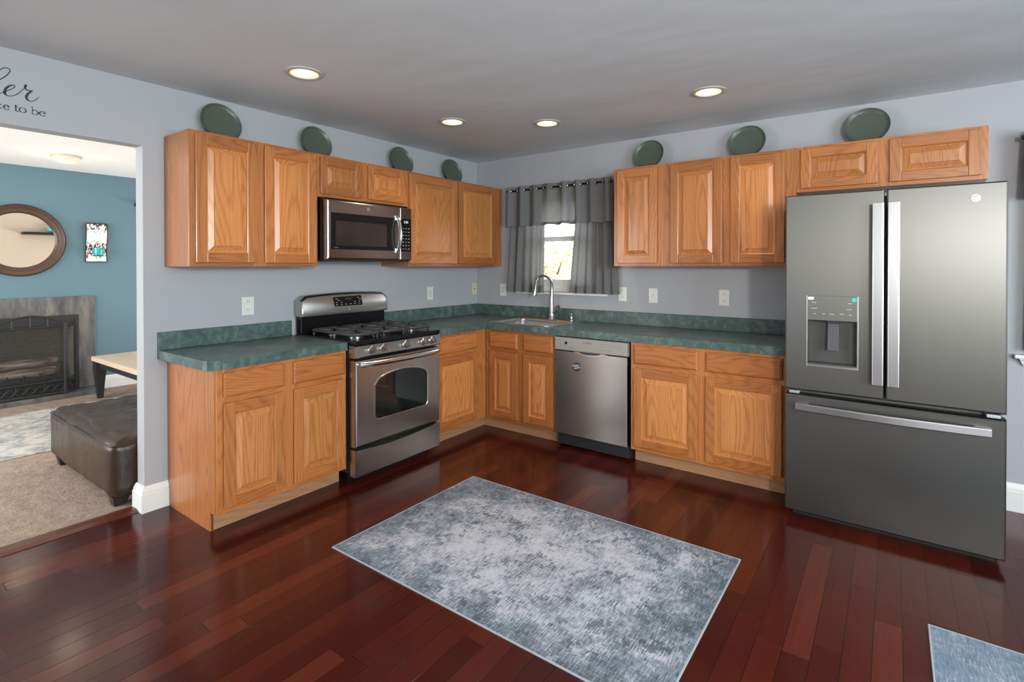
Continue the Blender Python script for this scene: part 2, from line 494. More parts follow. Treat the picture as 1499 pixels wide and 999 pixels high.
LW = PI/2                     # rotation of things that hang on the left wall
H = 2.45

# ------------------------------------------------------------------ room shell
struct(MB().box(-0.02, 6.5, -6.5, 0.0, -0.12, 0.0).build('floor', FLOORM, smooth=0))
struct(MB().box(-5.2, -0.02, -6.5, 0.22, -0.12, 0.0).build('floor_living', CARPET, smooth=0))
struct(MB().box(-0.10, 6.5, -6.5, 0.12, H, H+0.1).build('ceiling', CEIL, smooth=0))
struct(MB().box(-5.2, -0.10, -6.5, 0.22, H, H+0.1).build('ceiling_living', CEILW, smooth=0))
b = MB()
b.box(-0.10, 0, -2.94, 0.12, 0, H)
b.box(-0.10, 0, -5.0, -2.94, 2.086, H)
b.box(-0.10, 0, -6.5, -5.0, 0, H)
wl = struct(b.build('wall_left', [WALL, BEIGE], smooth=0))
for p in wl.data.polygons:
    if p.normal.x < -0.9: p.material_index = 1
W1 = (0.60, 1.38, 1.16, 2.06)
W2 = (4.10, 5.30, 0.90, 2.06)
b = MB()
b.box(0, W1[0], 0, 0.12, 0, H); b.box(W1[0], W1[1], 0, 0.12, 0, W1[2]); b.box(W1[0], W1[1], 0, 0.12, W1[3], H)
b.box(W1[1], W2[0], 0, 0.12, 0, H); b.box(W2[0], W2[1], 0, 0.12, 0, W2[2]); b.box(W2[0], W2[1], 0, 0.12, W2[3], H)
b.box(W2[1], 6.5, 0, 0.12, 0, H)
struct(b.build('wall_back', WALL, smooth=0))
struct(MB().box(6.4, 6.5, -6.5, 0, 0, H).build('wall_right', WALL, smooth=0))
struct(MB().box(-5.2, 6.5, -6.5, -6.4, 0, H).build('wall_front', WALL, smooth=0))
TX = -3.87
b = MB()
fy0, fy1, fz1 = -3.14, -2.27, 0.865
b.box(TX-0.1, TX, fy1, 0.22, 0, H); b.box(TX-0.1, TX, -6.5, fy0, 0, H); b.box(TX-0.1, TX, fy0, fy1, fz1, H)
struct(b.build('wall_teal', TEAL, smooth=0))
struct(MB().box(-5.2, 0.0, 0.12, 0.22, 0, H).build('wall_living_end', TEAL, smooth=0))

def base_profile(d0, h, out):
    # (depth from the wall, height)
    return [(0, 0), (0.016*out, 0), (0.016*out, h*0.70), (0.012*out, h*0.74), (0.013*out, h*0.80), (0.008*out, h*0.92), (0.004*out, h), (0, h)]
def baseboard(name, pts, h=0.145, mat=WHITE):
    # pts: wall path in plan; the profile extends to the left of the walking direction
    n = len(pts); rings = []
    prof = base_profile(0, h, 1.35)
    for i in range(n):
        p = Vector(pts[i])
        d1 = (Vector(pts[i]) - Vector(pts[i-1])).normalized() if i > 0 else None
        d2 = (Vector(pts[i+1]) - Vector(pts[i])).normalized() if i < n-1 else None
        def nrm(d): return Vector((-d.y, d.x))
        if d1 is None: o = nrm(d2)
        elif d2 is None: o = nrm(d1)
        else:
            o = nrm(d1)+nrm(d2); o = o/ max(0.2, o.dot(nrm(d1)))
        rings.append([(p.x+o.x*a, p.y+o.y*a, z) for a, z in prof])
    return struct(MB().loft(rings).build(name, mat, smooth=30))
baseboard('baseboard_left', [(0, -2.822), (0, -2.94), (-0.10, -2.94), (-0.10, -2.80)][::-1] if False else [(-0.10, -2.5), (-0.10, -2.94), (0, -2.94), (0, -2.822)][::-1], 0.145)
baseboard('baseboard_back', [(6.4, 0), (2.96, 0)], 0.158)
baseboard('baseboard_teal', [(TX, 0.11), (TX, -2.12)], 0.145)
b = MB(); b.prism([(-0.14, 0), (-0.02, 0), (-0.02, 0.004), (-0.05, 0.012), (-0.10, 0.012), (-0.14, 0.003)], -5.0, -2.965, 'xz')
t1 = b.build('trim_1', simple('cherry_reducer', (0.085, 0.022, 0.012), 0.25), smooth=0); struct(t1)

# ------------------------------------------------------------------ window over the sink
def window(name, x0, x1, z0, z1, zm, stool):
    root = bpy.data.objects.new(name, None); COL.objects.link(root); root['kind'] = 'structure'
    root.location = ((x0+x1)/2, 0.06, z0)
    ox, oy, oz = root.location
    def B(): return MB()
    def bx(m, a, b_, c, d, e, f, bv=0.003): m.box(a-ox, b_-ox, c-oy, d-oy, e-oz, f-oz, bv)
    m = B()
    for a, b_, e, f in ((x0, x0+0.035, z0, z1), (x1-0.035, x1, z0, z1), (x0+0.035, x1-0.035, z1-0.035, z1), (x0+0.035, x1-0.035, z0, z0+0.03)):
        bx(m, a, b_, 0.06, 0.118, e, f)
    m.build('window_frame', WHITE, root)
    for nm, ya, yb, e, f in (('upper_sash', 0.093, 0.113, zm-0.045, z1-0.035), ('lower_sash', 0.068, 0.090, z0+0.03, zm)):
        m = B(); a, b_ = x0+0.037, x1-0.037
        lo = 0.045 if nm == 'upper_sash' else 0.085
        bx(m, a, a+0.04, ya, yb, e, f); bx(m, b_-0.04, b_, ya, yb, e, f)
        bx(m, a+0.04, b_-0.04, ya, yb, f-0.045, f); bx(m, a+0.04, b_-0.04, ya, yb, e, e+lo)
        s = m.build(nm, WHITE, root)
        g = B(); g.box(a+0.03-ox, b_-0.03-ox, (ya+yb)/2-0.002-oy, (ya+yb)/2+0.002-oy, e+0.03-oz, f-0.03-oz)
        g.build('pane', GLASS, s)
    m = B(); bx(m, stool[0], stool[1], -stool[2], 0.06, z0-0.022, z0, 0.005)
    st = m.build('window_stool', WHITE, root)
    if stool[3]:
        q = B(); a, b_ = stool[0]+0.02, stool[1]-0.02
        pr = [(0, 0), (-0.045, 0), (-0.045, -0.006), (-0.030, -0.012), (-0.022, -0.03), (-0.012, -0.042), (-0.004, -0.046), (0, -0.046)]
        q.loft([[(a-ox+(-z)*0.45, y-oy, z0-0.022+z-oz) for y, z in pr], [(b_-ox-(-z)*0.45, y-oy, z0-0.022+z-oz) for y, z in pr]])
        q.build('apron', WHITE, root)
    m = B()
    for a, b_, e, f in ((x0-0.001, x0+0.006, z0, z1), (x1-0.006, x1+0.001, z0, z1), (x0+0.006, x1-0.006, z1-0.006, z1+0.001)):
        bx(m, a, b_, 0.001, 0.06, e, f, 0)
    m.build('window_jamb', WHITE, root)
    return root
window('window_1', *W1, 1.675, (0.505, 1.464, 0.02, False))
window('window_2', *W2, 1.50, (3.992, 5.40, 0.055, True))

# ------------------------------------------------------------------ curtains
def curtain_mesh(x0t, x1t, x0b, x1b, zt, zb, y0, amp, folds, ph=0.0, spread=0.0, nu=140, nv=14):
    bm = bmesh.new(); g = []
    for j in range(nv+1):
        v = j/nv; row = []
        for i in range(nu+1):
            u = i/nu
            a = x0t+(x1t-x0t)*u; b_ = x0b+(x1b-x0b)*u
            w = math.sin(2*PI*folds*u+ph+0.9*math.sin(6*u+ph)+0.35*math.sin(17*u+2*ph))
            am = amp*(0.85+0.35*math.sin(11*u+2*ph)) * (1+spread*v)
            y = y0 - am*w - 0.010*spread*v*math.sin(3*PI*u)
            x = a+(b_-a)*v + 0.35*am*math.cos(4*PI*folds*u+ph)*0.5
            row.append(bm.verts.new((x, y, zt+(zb-zt)*v + (0.004*math.sin(2*PI*folds*u) if j == nv else 0))))
        g.append(row)
    for j in range(nv):
        for i in range(nu):
            bm.faces.new((g[j][i], g[j][i+1], g[j+1][i+1], g[j+1][i]))
    return bm
def curtain(name, label, args, hem, group=None, **k):
    zt, zb = args[4], args[5]
    cx = (args[0]+args[1])/2
    root = thing(name, label, 'curtain', (cx, -0.09, zb), 0, group)
    for nm in ('cloth', 'hem'):
        m = MB(); m.bm = curtain_mesh(*args, **k)
        for v in m.bm.verts: v.co -= Vector((cx, -0.09, zb))
        if nm == 'hem':
            geom = [f for f in m.bm.faces if f.calc_center_median().z > hem]
            bmesh.ops.delete(m.bm, geom=geom, context='FACES')
            for v in m.bm.verts: v.co.y -= 0.0022; v.co.z -= 0.001
        m.build(nm, CURT, root, smooth=60)
    if name == 'window_valance':
        x0, x1, amp, folds, ph = args[0], args[1], args[7], args[8], args[9]
        f = lambda u: math.sin(2*PI*folds*u+ph+0.9*math.sin(6*u+ph)+0.35*math.sin(17*u+2*ph))
        N = 400
        for i in range(N):
            if f(i/N)*f((i+1)/N) < 0:
                u = (i+0.5)/N
                am = amp*(0.85+0.35*math.sin(11*u+2*ph))
                gx = x0+(x1-x0)*u + 0.175*am*math.cos(4*PI*folds*u+ph)
                g = MB(); g.lathe([(0.0175+0.0035*math.cos(2*PI*k/8), 0.0035*math.sin(2*PI*k/8)) for k in range(9)], (gx-cx, args[6]+0.09, 2.108-zb), 'x', 20, ring=True)
                g.build('grommet', CHROME, root)
    return root
YR = -0.105
curtain('window_valance', 'grey grommet-top curtain valance hanging across the window over the sink', (0.492, 1.545, 0.484, 1.555, 2.145, 1.772, YR, 0.026, 7.5, 0.6), 0.03, nu=200)
curtain('cafe_curtain', 'grey lower curtain panel on the left side of the window over the sink', (0.50, 0.86, 0.445, 0.845, 2.079, 1.155, -0.055, 0.015, 4.5, 0.3, 0.5), 0.07)
curtain('cafe_curtain', 'grey lower curtain panel on the right side of the window over the sink', (1.205, 1.53, 1.125, 1.588, 2.079, 1.163, -0.055, 0.015, 5.5, 1.3, 0.5), 0.07)
curtain('window_valance', 'grey valance at the right picture edge beyond the refrigerator', (4.025, 5.4, 4.010, 5.42, 2.145, 1.77, YR, 0.026, 9.5, 0.4), 0.03, nu=200)
curtain('cafe_curtain', 'grey curtain panel at the right picture edge above the white window stool', (4.05, 4.40, 4.035, 4.42, 2.079, 0.925, -0.055, 0.011, 6.5, 0.2, 0.3), 0.09)
def rod(label, x0, x1, z):
    root = thing('curtain_rod', label, 'curtain rod', ((x0+x1)/2, YR, z))
    c = (x0+x1)/2; L = (x1-x0)/2
    MB().tube([(-L, 0, 0), (L, 0, 0)], 0.009, 12).build('pole', BLACK, root)
    MB().tube([(-L+0.03, -0.055-YR, -0.0225), (L-0.03, -0.055-YR, -0.0225)], 0.006, 10).build('inner_pole', BLACK, root)
    for s in (-1, 1):
        MB().lathe([(0.0005, 0), (0.012, 0.002), (0.014, 0.010), (0.012, 0.022), (0.0005, 0.026)], (s*L, 0, 0), 'x', 16).build('finial', BLACK, root) if s > 0 else \
            MB().lathe([(0.0005, 0), (0.012, -0.002), (0.014, -0.010), (0.012, -0.022), (0.0005, -0.026)], (s*L, 0, 0), 'x', 16).build('finial', BLACK, root)
        m = MB(); m.box(s*(L-0.02)-0.008, s*(L-0.02)+0.008, 0, -YR-0.001, -0.012, 0.004, 0.002); m.box(s*(L-0.02)-0.012, s*(L-0.02)+0.012, -YR-0.006, -YR-0.0005, -0.04, 0.03, 0.002)
        m.build('bracket', BLACK, root)
    return root
rod('black curtain rod behind the grey valance over the sink', 0.49, 1.52, 2.108)
rod('black curtain rod end at the right picture edge', 4.03, 5.40, 2.108)

# ------------------------------------------------------------------ cabinets
def door_part(root, u0, u1, z0, z1, yf, fwid=0.058, panel=OAKP, th=0.019):
    """a framed door with a raised centre panel; yf is the face-frame plane, the door stands in front of it"""
    yb, y = yf-0.0005, yf-th
    m = MB()
    m.box(u0, u0+fwid, y, yb, z0, z1, 0.0035, 0); m.box(u1-fwid, u1, y, yb, z0, z1, 0.0035, 0)
    m.box(u0+fwid-0.0004, u1-fwid+0.0004, y+0.0003, yb, z1-fwid, z1, 0.003, 1); m.box(u0+fwid-0.0004, u1-fwid+0.0004, y+0.0003, yb, z0, z0+fwid, 0.003, 1)
    d = m.build('door', [OAKV, OAKH], root)
    a, b_, c, e = u0+fwid, u1-fwid, z0+fwid, z1-fwid
    def R(i, yy): return [(a+i, yy, c+i), (b_-i, yy, c+i), (b_-i, yy, e-i), (a+i, yy, e-i)]
    big = min(b_-a, e-c)
    w = 0.032 if big > 0.12 else 0.022
    m = MB()
    m.loft([R(-0.001, y+0.0025), R(0.003, y+0.0045), R(0.006, y+0.0145), R(0.010, y+0.0145), R(0.010+w*0.86, y+0.0048), R(0.010+w*0.90, y+0.0012), R(0.010+w, y+0.0010)], cap0=False)
    m.build('raised_panel', panel, d)
    return d
def drawer_part(root, u0, u1, z0, z1, yf, th=0.019):
    y = yf-th
    def R(i, yy): return [(u0+i, yy, z0+i), (u1-i, yy, z0+i), (u1-i, yy, z1-i), (u0+i, yy, z1-i)]
    MB().loft([R(0, yf-0.0005), R(0, y+0.008), R(0.004, y+0.005), R(0.009, y+0.003), R(0.012, y)]).build('drawer_front', OAKH, root)
def cabinet(name, label, loc, rz, W, z0, z1, D, doors, drawers=(), stiles=(), rails=(), toe=0.0, group=None, fw=0.058, panel=OAKP, end=None, hollow=False, toe_trim=(0.001, 0.001)):
    root = thing(name, label, 'cabinet', (loc[0], loc[1], 0 if toe else z0), rz, group)
    oz = 0 if toe else z0
    yf = -D
    m = MB()
    if hollow:
        m.box(0, W, -D+0.019, -0.001, z0-oz, z0-oz+0.018, 0.001); m.box(0, 0.012, -D+0.019, -0.001, z0-oz+0.018, z1-oz, 0.001)
        m.box(W-0.012, W, -D+0.019, -0.001, z0-oz+0.018, z1-oz, 0.001); m.box(0.012, W-0.012, -0.012, -0.001, z0-oz+0.018, z1-oz, 0.001)
    else: m.box(0, W, -D+0.019, -0.001, z0-oz, z1-oz, 0.001)
    m.build('carcass', OAKV, root)
    m = MB()
    for a, b_ in stiles: m.box(a, b_, yf, yf+0.0195, z0-oz, z1-oz, 0.0012, 0)
    for a, b_ in rails:
        for i in range(len(stiles)-1):
            m.box(stiles[i][1], stiles[i+1][0], yf+0.0002, yf+0.0195, a-oz, b_-oz, 0.001, 1)
    m.build('face_frame', [OAKV, OAKH], root)
    for a, b_, c, e in doors: door_part(root, a, b_, c-oz, e-oz, yf, fw, panel)
    for a, b_, c, e in drawers: drawer_part(root, a, b_, c-oz, e-oz, yf)
    if toe:
        MB().box(toe_trim[0], W-toe_trim[1], -toe, -toe+0.016, 0.001, z0-oz+0.001, 0.0008).build('toe_board', OAKT, root)
    if end == 'L':
        m = MB(); poly = [(-0.003, 0.0), (-toe, 0.0), (-toe, z0), (yf+0.0195, z0), (yf+0.0195, z1), (-0.003, z1)]
        m.prism([(y, z) for y, z in poly], -0.004, 0.0125, 'yz'); m.build('end_panel', OAKV, root, smooth=0)
    return root
ZU0, ZU1 = 1.399, 2.155
DU = 0.325
G1 = 'oak wall cabinets'
def up(label, loc, rz, W, cols, z0=ZU0, fw=0.058, panel=OAKP, edge=0.035, ledge=None, redge=None):
    doors = [(a, b_, z0+0.022, 2.138) for a, b_ in cols]
    st = [(0, cols[0][0]+0.012)]
    for i in range(len(cols)-1): st.append((cols[i][1]-0.012, cols[i+1][0]+0.012))
    st.append((cols[-1][1]-0.012, W))
    return cabinet('wall_cabinet', label, loc, rz, W, z0, ZU1, DU, doors, (), st, ((z0, z0+0.032), (2.122, ZU1)), 0, G1, fw, panel)
# left wall, from the opening to the corner
up('two-door oak wall cabinet nearest the living room opening', (0, -2.833), LW, 0.790, [(0.030, 0.374), (0.421, 0.772)])
up('short two-door oak wall cabinet above the microwave', (0, -2.042), LW, 0.806, [(0.014, 0.349), (0.409, 0.758)], 1.868, 0.05, OAKPX)
up('two-door oak wall cabinet in the corner right of the microwave', (0, -1.235), LW, 1.221, [(0.002, 0.566), (0.584, 1.105)])
# back wall
up('single-door oak wall cabinet right beside the window curtain', (1.673, 0), 0, 0.396, [(0.030, 0.348)])
up('two-door oak wall cabinet between the single-door cabinet and the refrigerator', (2.070, 0), 0, 0.866, [(0.052, 0.414), (0.470, 0.800)])
up('short two-door oak wall cabinet above the refrigerator', (2.937, 0), 0, 0.910, [(0.024, 0.424), (0.480, 0.882)], 1.868, 0.055, OAKPX)
ZB, ZC = 0.100, 0.863
DB = 0.61
TOE = 0.535
G2 = 'oak base cabinets'
def lowc(label, loc, rz, W, cols, end=None, ze=0.0, first=0.0, top=0.842, hollow=False, toe_trim=(0.001, 0.001)):
    doors = [(a, b_, 0.128, 0.682) for a, b_ in cols]
    dr = [(a, b_, 0.712, top) for a, b_ in cols]
    st = [(first, cols[0][0]+0.012)]
    for i in range(len(cols)-1): st.append((cols[i][1]-0.012, cols[i+1][0]+0.012))
    st.append((cols[-1][1]-0.012, W))
    return cabinet('base_cabinet', label, loc, rz, W, ZB, ZC, DB, doors, dr, st, ((ZB, 0.14), (0.672, 0.722), (0.832, ZC)), TOE, G2, 0.06, OAKP, end, hollow, toe_trim)
lowc('two-door two-drawer oak base cabinet left of the stove', (0, -2.819), LW, 0.789, [(0.027, 0.366), (0.422, 0.772)], 'L')
lowc('one-door oak base cabinet between the stove and the inside corner', (0, -1.248), LW, 0.636, [(0.025, 0.512)], toe_trim=(0.001, -0.0775))
lowc('narrow two-door oak sink cabinet left of the dishwasher', (0.612, 0), 0, 0.702, [(0.052, 0.340), (0.400, 0.684)], hollow=True, toe_trim=(-0.0765, 0.001))
lowc('two-door two-drawer oak base cabinet between dishwasher and refrigerator', (1.937, 0), 0, 1.005, [(0.026, 0.468), (0.520, 0.966)])

# ------------------------------------------------------------------ countertops
ct = thing('countertop', 'green laminate countertop section left of the stove', 'countertop', (0, -2.035, ZC), LW)
L = 0.838; r = 0.06
poly = [(0, -0.001), (-L, -0.001), (-L, -0.635+r)]
for k in range(1, 6):
    a = math.radians(180+90*k/6); poly.append((-L+r+r*math.cos(a), -0.635+r+r*math.sin(a)))
poly += [(-L+r, -0.635), (0, -0.635)]
MB().prism(poly, 0.0, 0.051, 'xy').build('slab', LAM, ct, smooth=0)
MB().box(-L, -0.012, -0.021, -0.001, 0.0511, 0.155, 0.002).build('backsplash', LAM, ct)
ct = thing('countertop', 'long L-shaped green laminate countertop holding the sink', 'countertop', (0, 0, ZC))
SX0, SX1, SY0, SY1 = 0.625, 1.225, -0.565, -0.050
m = MB()
m.box(0.001, 0.635, -1.250, -0.635, 0, 0.051); m.box(0.001, SX0, -0.635, -0.001, 0, 0.051)
m.box(SX1, 2.945, -0.635, -0.001, 0, 0.051); m.box(SX0, SX1, -0.635, SY0, 0, 0.051); m.box(SX0, SX1, SY1, -0.001, 0, 0.051)
m.build('slab', LAM, ct, smooth=0)
m = MB(); m.box(0.001, 0.021, -1.250, -0.001, 0.0511, 0.155, 0.002); m.box(0.0215, 2.945, -0.021, -0.001, 0.0511, 0.155, 0.002)
m.build('backsplash', LAM, ct)

# ------------------------------------------------------------------ sink, faucet, soap pump
ZT = 0.914
sk = thing('kitchen_sink', 'stainless steel drop-in sink in the green countertop below the window', 'sink', ((SX0+SX1)/2, (SY0+SY1)/2, ZT))
cx, cy = (SX0+SX1)/2, (SY0+SY1)/2
hw, hd = 0.315, 0.275
def rr(i, z, back=0.0, rad=0.05): return [(x, y, z) for x, y in rrect(-hw+i, hw-i, -hd+i, hd-i-back, rad)]
m = MB()
m.loft([rr(0, 0.0005), rr(0.002, 0.004), rr(0.010, 0.006), rr(0.018, 0.005), rr(0.030, 0.0045, 0.055), rr(0.036, -0.004, 0.055), rr(0.043, -0.02, 0.055), rr(0.050, -0.16, 0.055), rr(0.075, -0.18, 0.055)], cap0=False)
m.build('basin', STEELL, sk, smooth=40)
MB().lathe([(0.045, -0.179), (0.045, -0.176), (0.03, -0.176), (0.028, -0.185)], (0, -0.02, 0), n=24).build('drain', CHROME, sk)
fa = thing('faucet', 'brushed nickel gooseneck pull-down faucet behind the sink', 'faucet', (0.955, -0.092, ZT+0.0055))
fa.rotation_euler = (0, 0, -math.radians(14))
m = MB(); m.lathe([(0.001, 0), (0.031, 0), (0.031, 0.006), (0.027, 0.012), (0.0255, 0.06), (0.0235, 0.11), (0.0195, 0.17), (0.0165, 0.22), (0.0145, 0.25), (0.001, 0.252)], n=24)
m.build('body', CHROME, fa)
pts = [(0, 0, 0.235), (0, 0, 0.27)]; rd = [0.0145, 0.0138]
R = 0.098
for k in range(1, 15):
    a = PI*k/14*0.93
    pts.append((0, -R+R*math.cos(a), 0.295+R*1.02*math.sin(a))); rd.append(0.0135)
MB().tube(pts, rd, 16).build('neck', CHROME, fa)
e = Vector(pts[-1])
MB().tube([e, e+Vector((0, -0.006, -0.03)), e+Vector((0, -0.016, -0.085)), e+Vector((0, -0.019, -0.10))], [0.0140, 0.0165, 0.0200, 0.017], 16).build('spray_head', CHROME, fa)
MB().tube([(0.010, 0, 0.055), (0.034, -0.002, 0.072), (0.088, -0.010, 0.112), (0.100, -0.012, 0.120)], [0.016, 0.017, 0.021, 0.014], 14).build('lever_handle', CHROME, fa)
MB().box(-0.085, 0.085, -0.026, 0.026, -0.0004, 0.004, 0.002).build('deck_plate', CHROME, fa)
so = thing('soap_dispenser', 'small nickel soap pump right of the faucet', 'soap dispenser', (1.158, -0.094, ZT+0.0052))
MB().lathe([(0.001, 0), (0.019, 0), (0.019, 0.006), (0.014, 0.012), (0.013, 0.045), (0.015, 0.05), (0.015, 0.062), (0.001, 0.066)], n=20).build('pump_body', CHROME, so)
MB().tube([(0, 0, 0.055), (0, -0.03, 0.060), (0, -0.048, 0.056)], [0.008, 0.0075, 0.006], 10).build('spout', CHROME, so)

# ------------------------------------------------------------------ gas range (local: u along wall, -y outward)
WS = 0.766
st = thing('gas_range', 'stainless steel gas stove with black cooktop between the base cabinets', 'stove', (0, -2.028, 0), LW)
m = MB(); m.box(0, WS, -0.640, -0.02, 0.07, 0.895, 0.003); m.box(0.03, WS-0.03, -0.60, -0.03, 0.0, 0.07)
m.build('body', BLACK, st)
m = MB()
m.box(-0.001, WS+0.001, -0.700, -0.03, 0.893, 0.922, 0.008, 0, 3)
m.build('cooktop', BLACK, st)
pr = [(-0.640, 0.815), (-0.700, 0.815), (-0.703, 0.822), (-0.694, 0.888), (-0.688, 0.893), (-0.640, 0.893)]
m = MB(); m.prism(pr, 0.0, WS, 'yz'); kp = m.build('control_panel', STEEL, st, smooth=20)
for yk in (-1.887, -1.791, -1.594, -1.423, -1.340):
    u = yk+2.028-0.008
    m = MB(); m.lathe([(0.027, 0), (0.0275, 0.006), (0.024, 0.009), (0.0215, 0.026), (0.0195, 0.031), (0.001, 0.033)], (u, -0.699, 0.857), 'y', 24)
    kb = m.build('burner_knob', CHROME, st)
    MB().box(u-0.0022, u+0.0022, -0.7325, -0.728, 0.845, 0.872, 0.001).build('pointer', DINK, kb)
# oven door
u0_, u1_ = 0.004, WS-0.004
def R4(i, y, a=u0_, b_=u1_, c=0.246, e=0.798): return [(a+i, y, c+i), (b_-i, y, c+i), (b_-i, y, e-i), (a+i, y, e-i)]
m = MB(); m.loft([R4(0, -0.645), R4(0, -0.690), R4(0.004, -0.697), R4(0.010, -0.700)])
od = m.build('oven_door', STEEL, st)
def arch(a, b_, c, e, rise, ins=0.0, rad=0.03):
    a += ins; b_ -= ins; c += ins; e -= ins; p = []
    p += [(a+rad*(1-math.cos(t)), c+rad*(1-math.sin(t))) for t in [PI/2*k/4 for k in range(4, -1, -1)]][::-1][::-1]
    p = []
    for cx_, cz_, s in ((a+rad, c+rad, 180), (b_-rad, c+rad, 270)):
        for k in range(5):
            t = math.radians(s+90*k/4); p.append((cx_+rad*math.cos(t), cz_+rad*math.sin(t)))
    n = 18
    for k in range(n+1):
        x = b_-(b_-a)*k/n; q = (2*k/n-1)
        z = e+rise*(1-q*q) - 0.030*abs(q)**14
        p.append((x, z))
    return p
A = (0.150, 0.640, 0.385, 0.655, 0.045)
m = MB(); m.loft([[(u, -0.7002, z) for u, z in arch(*A, 0.0)], [(u, -0.7045, z) for u, z in arch(*A, 0.002)], [(u, -0.7045, z) for u, z in arch(*A, 0.007)], [(u, -0.7020, z) for u, z in arch(*A, 0.010)]], mats=[0, 0, 0], cap0=True, cap1=False)
m.build('window_rim', STEELL, od)
m = MB(); m.loft([[(u, -0.7012, z) for u, z in arch(*A, 0.009)], [(u, -0.7024, z) for u, z in arch(*A, 0.009)]])
m.build('oven_window', GLASSB, od)
hp = []
for k in range(17):
    q = k/16; hp.append((0.030+0.706*q, -0.700-0.012-0.036*math.sin(PI*q)**0.55, 0.772+0.0*q))
m = MB(); m.tube(hp, 0.0150, 12, sy=1.25)
for u in (0.032, 0.734): m.tube([(u, -0.698, 0.772), (u, -0.716, 0.772)], 0.013, 10)
m.build('door_handle', STEELL, od)
dp = [(u0_, 0.055), (u1_, 0.055), (u1_, 0.228)]
for k in range(1, 16):
    q = k/16; dp.append((u1_-(u1_-u0_)*q, 0.228-0.020*math.sin(PI*q)**1.2))
dp.append((u0_, 0.228))
m = MB(); m.loft([[(u, -0.645, z) for u, z in dp], [(u, -0.694, z) for u, z in dp], [(u+(0.004 if u < .3 else -0.004 if u > .5 else 0), -0.700, z+(0.004 if z < .1 else -0.004)) for u, z in dp]])
m.build('storage_drawer', STEEL, st)
# backguard
m = MB(); m.box(0.012, WS-0.012, -0.085, -0.022, 0.9222, 1.06, 0.003); m.build('back_riser', BLACK, st)
def bg(y, top, low, w0):
    p = [(w0, low), (WS-w0, low)]
    for k in range(21):
        q = k/20; x = WS-w0-(WS-2*w0)*q; s = 2*q-1
        p.append((x, top-0.016*s*s-0.030*abs(s)**26))
    return [(u, y+0.12*(z-1.05), z) for u, z in p]
m = MB(); m.loft([bg(-0.024, 1.200, 1.046, 0.004), bg(-0.100, 1.205, 1.044, 0.0), bg(-0.114, 1.196, 1.046, 0.004), bg(-0.118, 1.186, 1.054, 0.012)])
bgo = m.build('backguard', STEEL, st, smooth=40)
def onbg(u, z, dy=0.0): return (u, -0.1185+0.12*(z-1.05)-dy, z)
cp = [(0.265, 1.103), (0.255, 1.165), (0.262, 1.171), (0.500, 1.175), (0.506, 1.170), (0.515, 1.106), (0.508, 1.101)]
m = MB(); m.loft([[onbg(u, z, 0.0) for u, z in cp], [onbg(u, z, 0.003) for u, z in cp]])
dpn = m.build('display_panel', BLACK, bgo, smooth=0)
for i in range(6):
    for j in range(2):
        u = 0.285+0.040*i; z = 1.115+0.016*j
        if 1 < i < 4 and j == 1: continue
        m = MB(); p = onbg(u, z, 0.0032); m.box(p[0]-0.008, p[0]+0.008, p[1]-0.0006, p[1]+0.0006, z-0.0018, z+0.0018); m.build('button', LBLK, dpn)
for i, (u, z) in enumerate(((0.283, 1.158), (0.300, 1.146), (0.475, 1.160), (0.492, 1.148))):
    m = MB(); p = onbg(u, z, 0.0032); m.box(p[0]-0.009, p[0]+0.009, p[1]-0.0006, p[1]+0.0006, z-0.003, z+0.003); m.build('button', GINK, dpn)
m = MB(); p = onbg(0.385, 1.155, 0.0032); m.box(p[0]-0.03, p[0]+0.03, p[1]-0.0006, p[1]+0.0006, 1.148, 1.163); m.build('clock', simple('clock_green', (0.01, 0.05, 0.03), 0.2), dpn)
def badge(parent, u, y, z, r, tilt=0.0):
    m = MB(); m.lathe([(r, 0), (r, 0.0015), (r*0.9, 0.002), (r*0.001, 0.002)], (u, y, z), 'y', 24)
    bd = m.build('badge', simple('badge_face', (0.30, 0.30, 0.30), 0.4, 0.3), parent)
    bd.rotation_euler = (0, 0, 0)
    m = MB(); m.lathe([(r, 0.0018), (r, 0.0032), (r*0.84, 0.0032), (r*0.84, 0.0018)], (u, y, z), 'y', 24, ring=True); m.build('badge_ring', STEELL, bd)
    text('badge_letters', 'GE', r*1.05, STEELL, bd, (u, y-0.0024, z), RFRONT, 0.0004)
    return bd
badge(bgo, 0.388, -0.1187, 1.078, 0.013)
# grates and burners
for gx in (0.045, 0.285, 0.525):
    w = 0.225 if gx != 0.285 else 0.220
    m = MB(); z = 0.953
    y0g, y1g = -0.640, -0.150
    path = [(x, y, z) for x, y in rrect(gx, gx+w*0.92, y0g, y1g, 0.045, 4)]; path.append(path[0])
    m.tube(path, 0.0110, 8)
    xc = gx+w*0.46; ym = (y0g+y1g)/2
    m.tube([(gx, ym, z), (gx+w*0.92, ym, z)], 0.0100, 8)
    for yc in ((y0g+ym)/2, (y1g+ym)/2):
        for k in range(6):
            a = 2*PI*k/6+PI/6
            lim = 0.101 if abs(math.cos(a)) > 0.5 else 0.115
            pa = (xc+0.030*math.cos(a), yc+0.030*math.sin(a), z+0.004); pb = (xc+lim*math.cos(a), yc+lim*math.sin(a), z)
            m.tube([pa, pb], [0.0085, 0.0100], 8)
    for x, y in ((gx+.012, y0g+.02), (gx+w*.92-.012, y0g+.02), (gx+.012, y1g-.02), (gx+w*.92-.012, y1g-.02)):
        m.tube([(x, y, 0.9222), (x, y, z)], 0.008, 8)
    m.build('burner_grate', IRON, st)
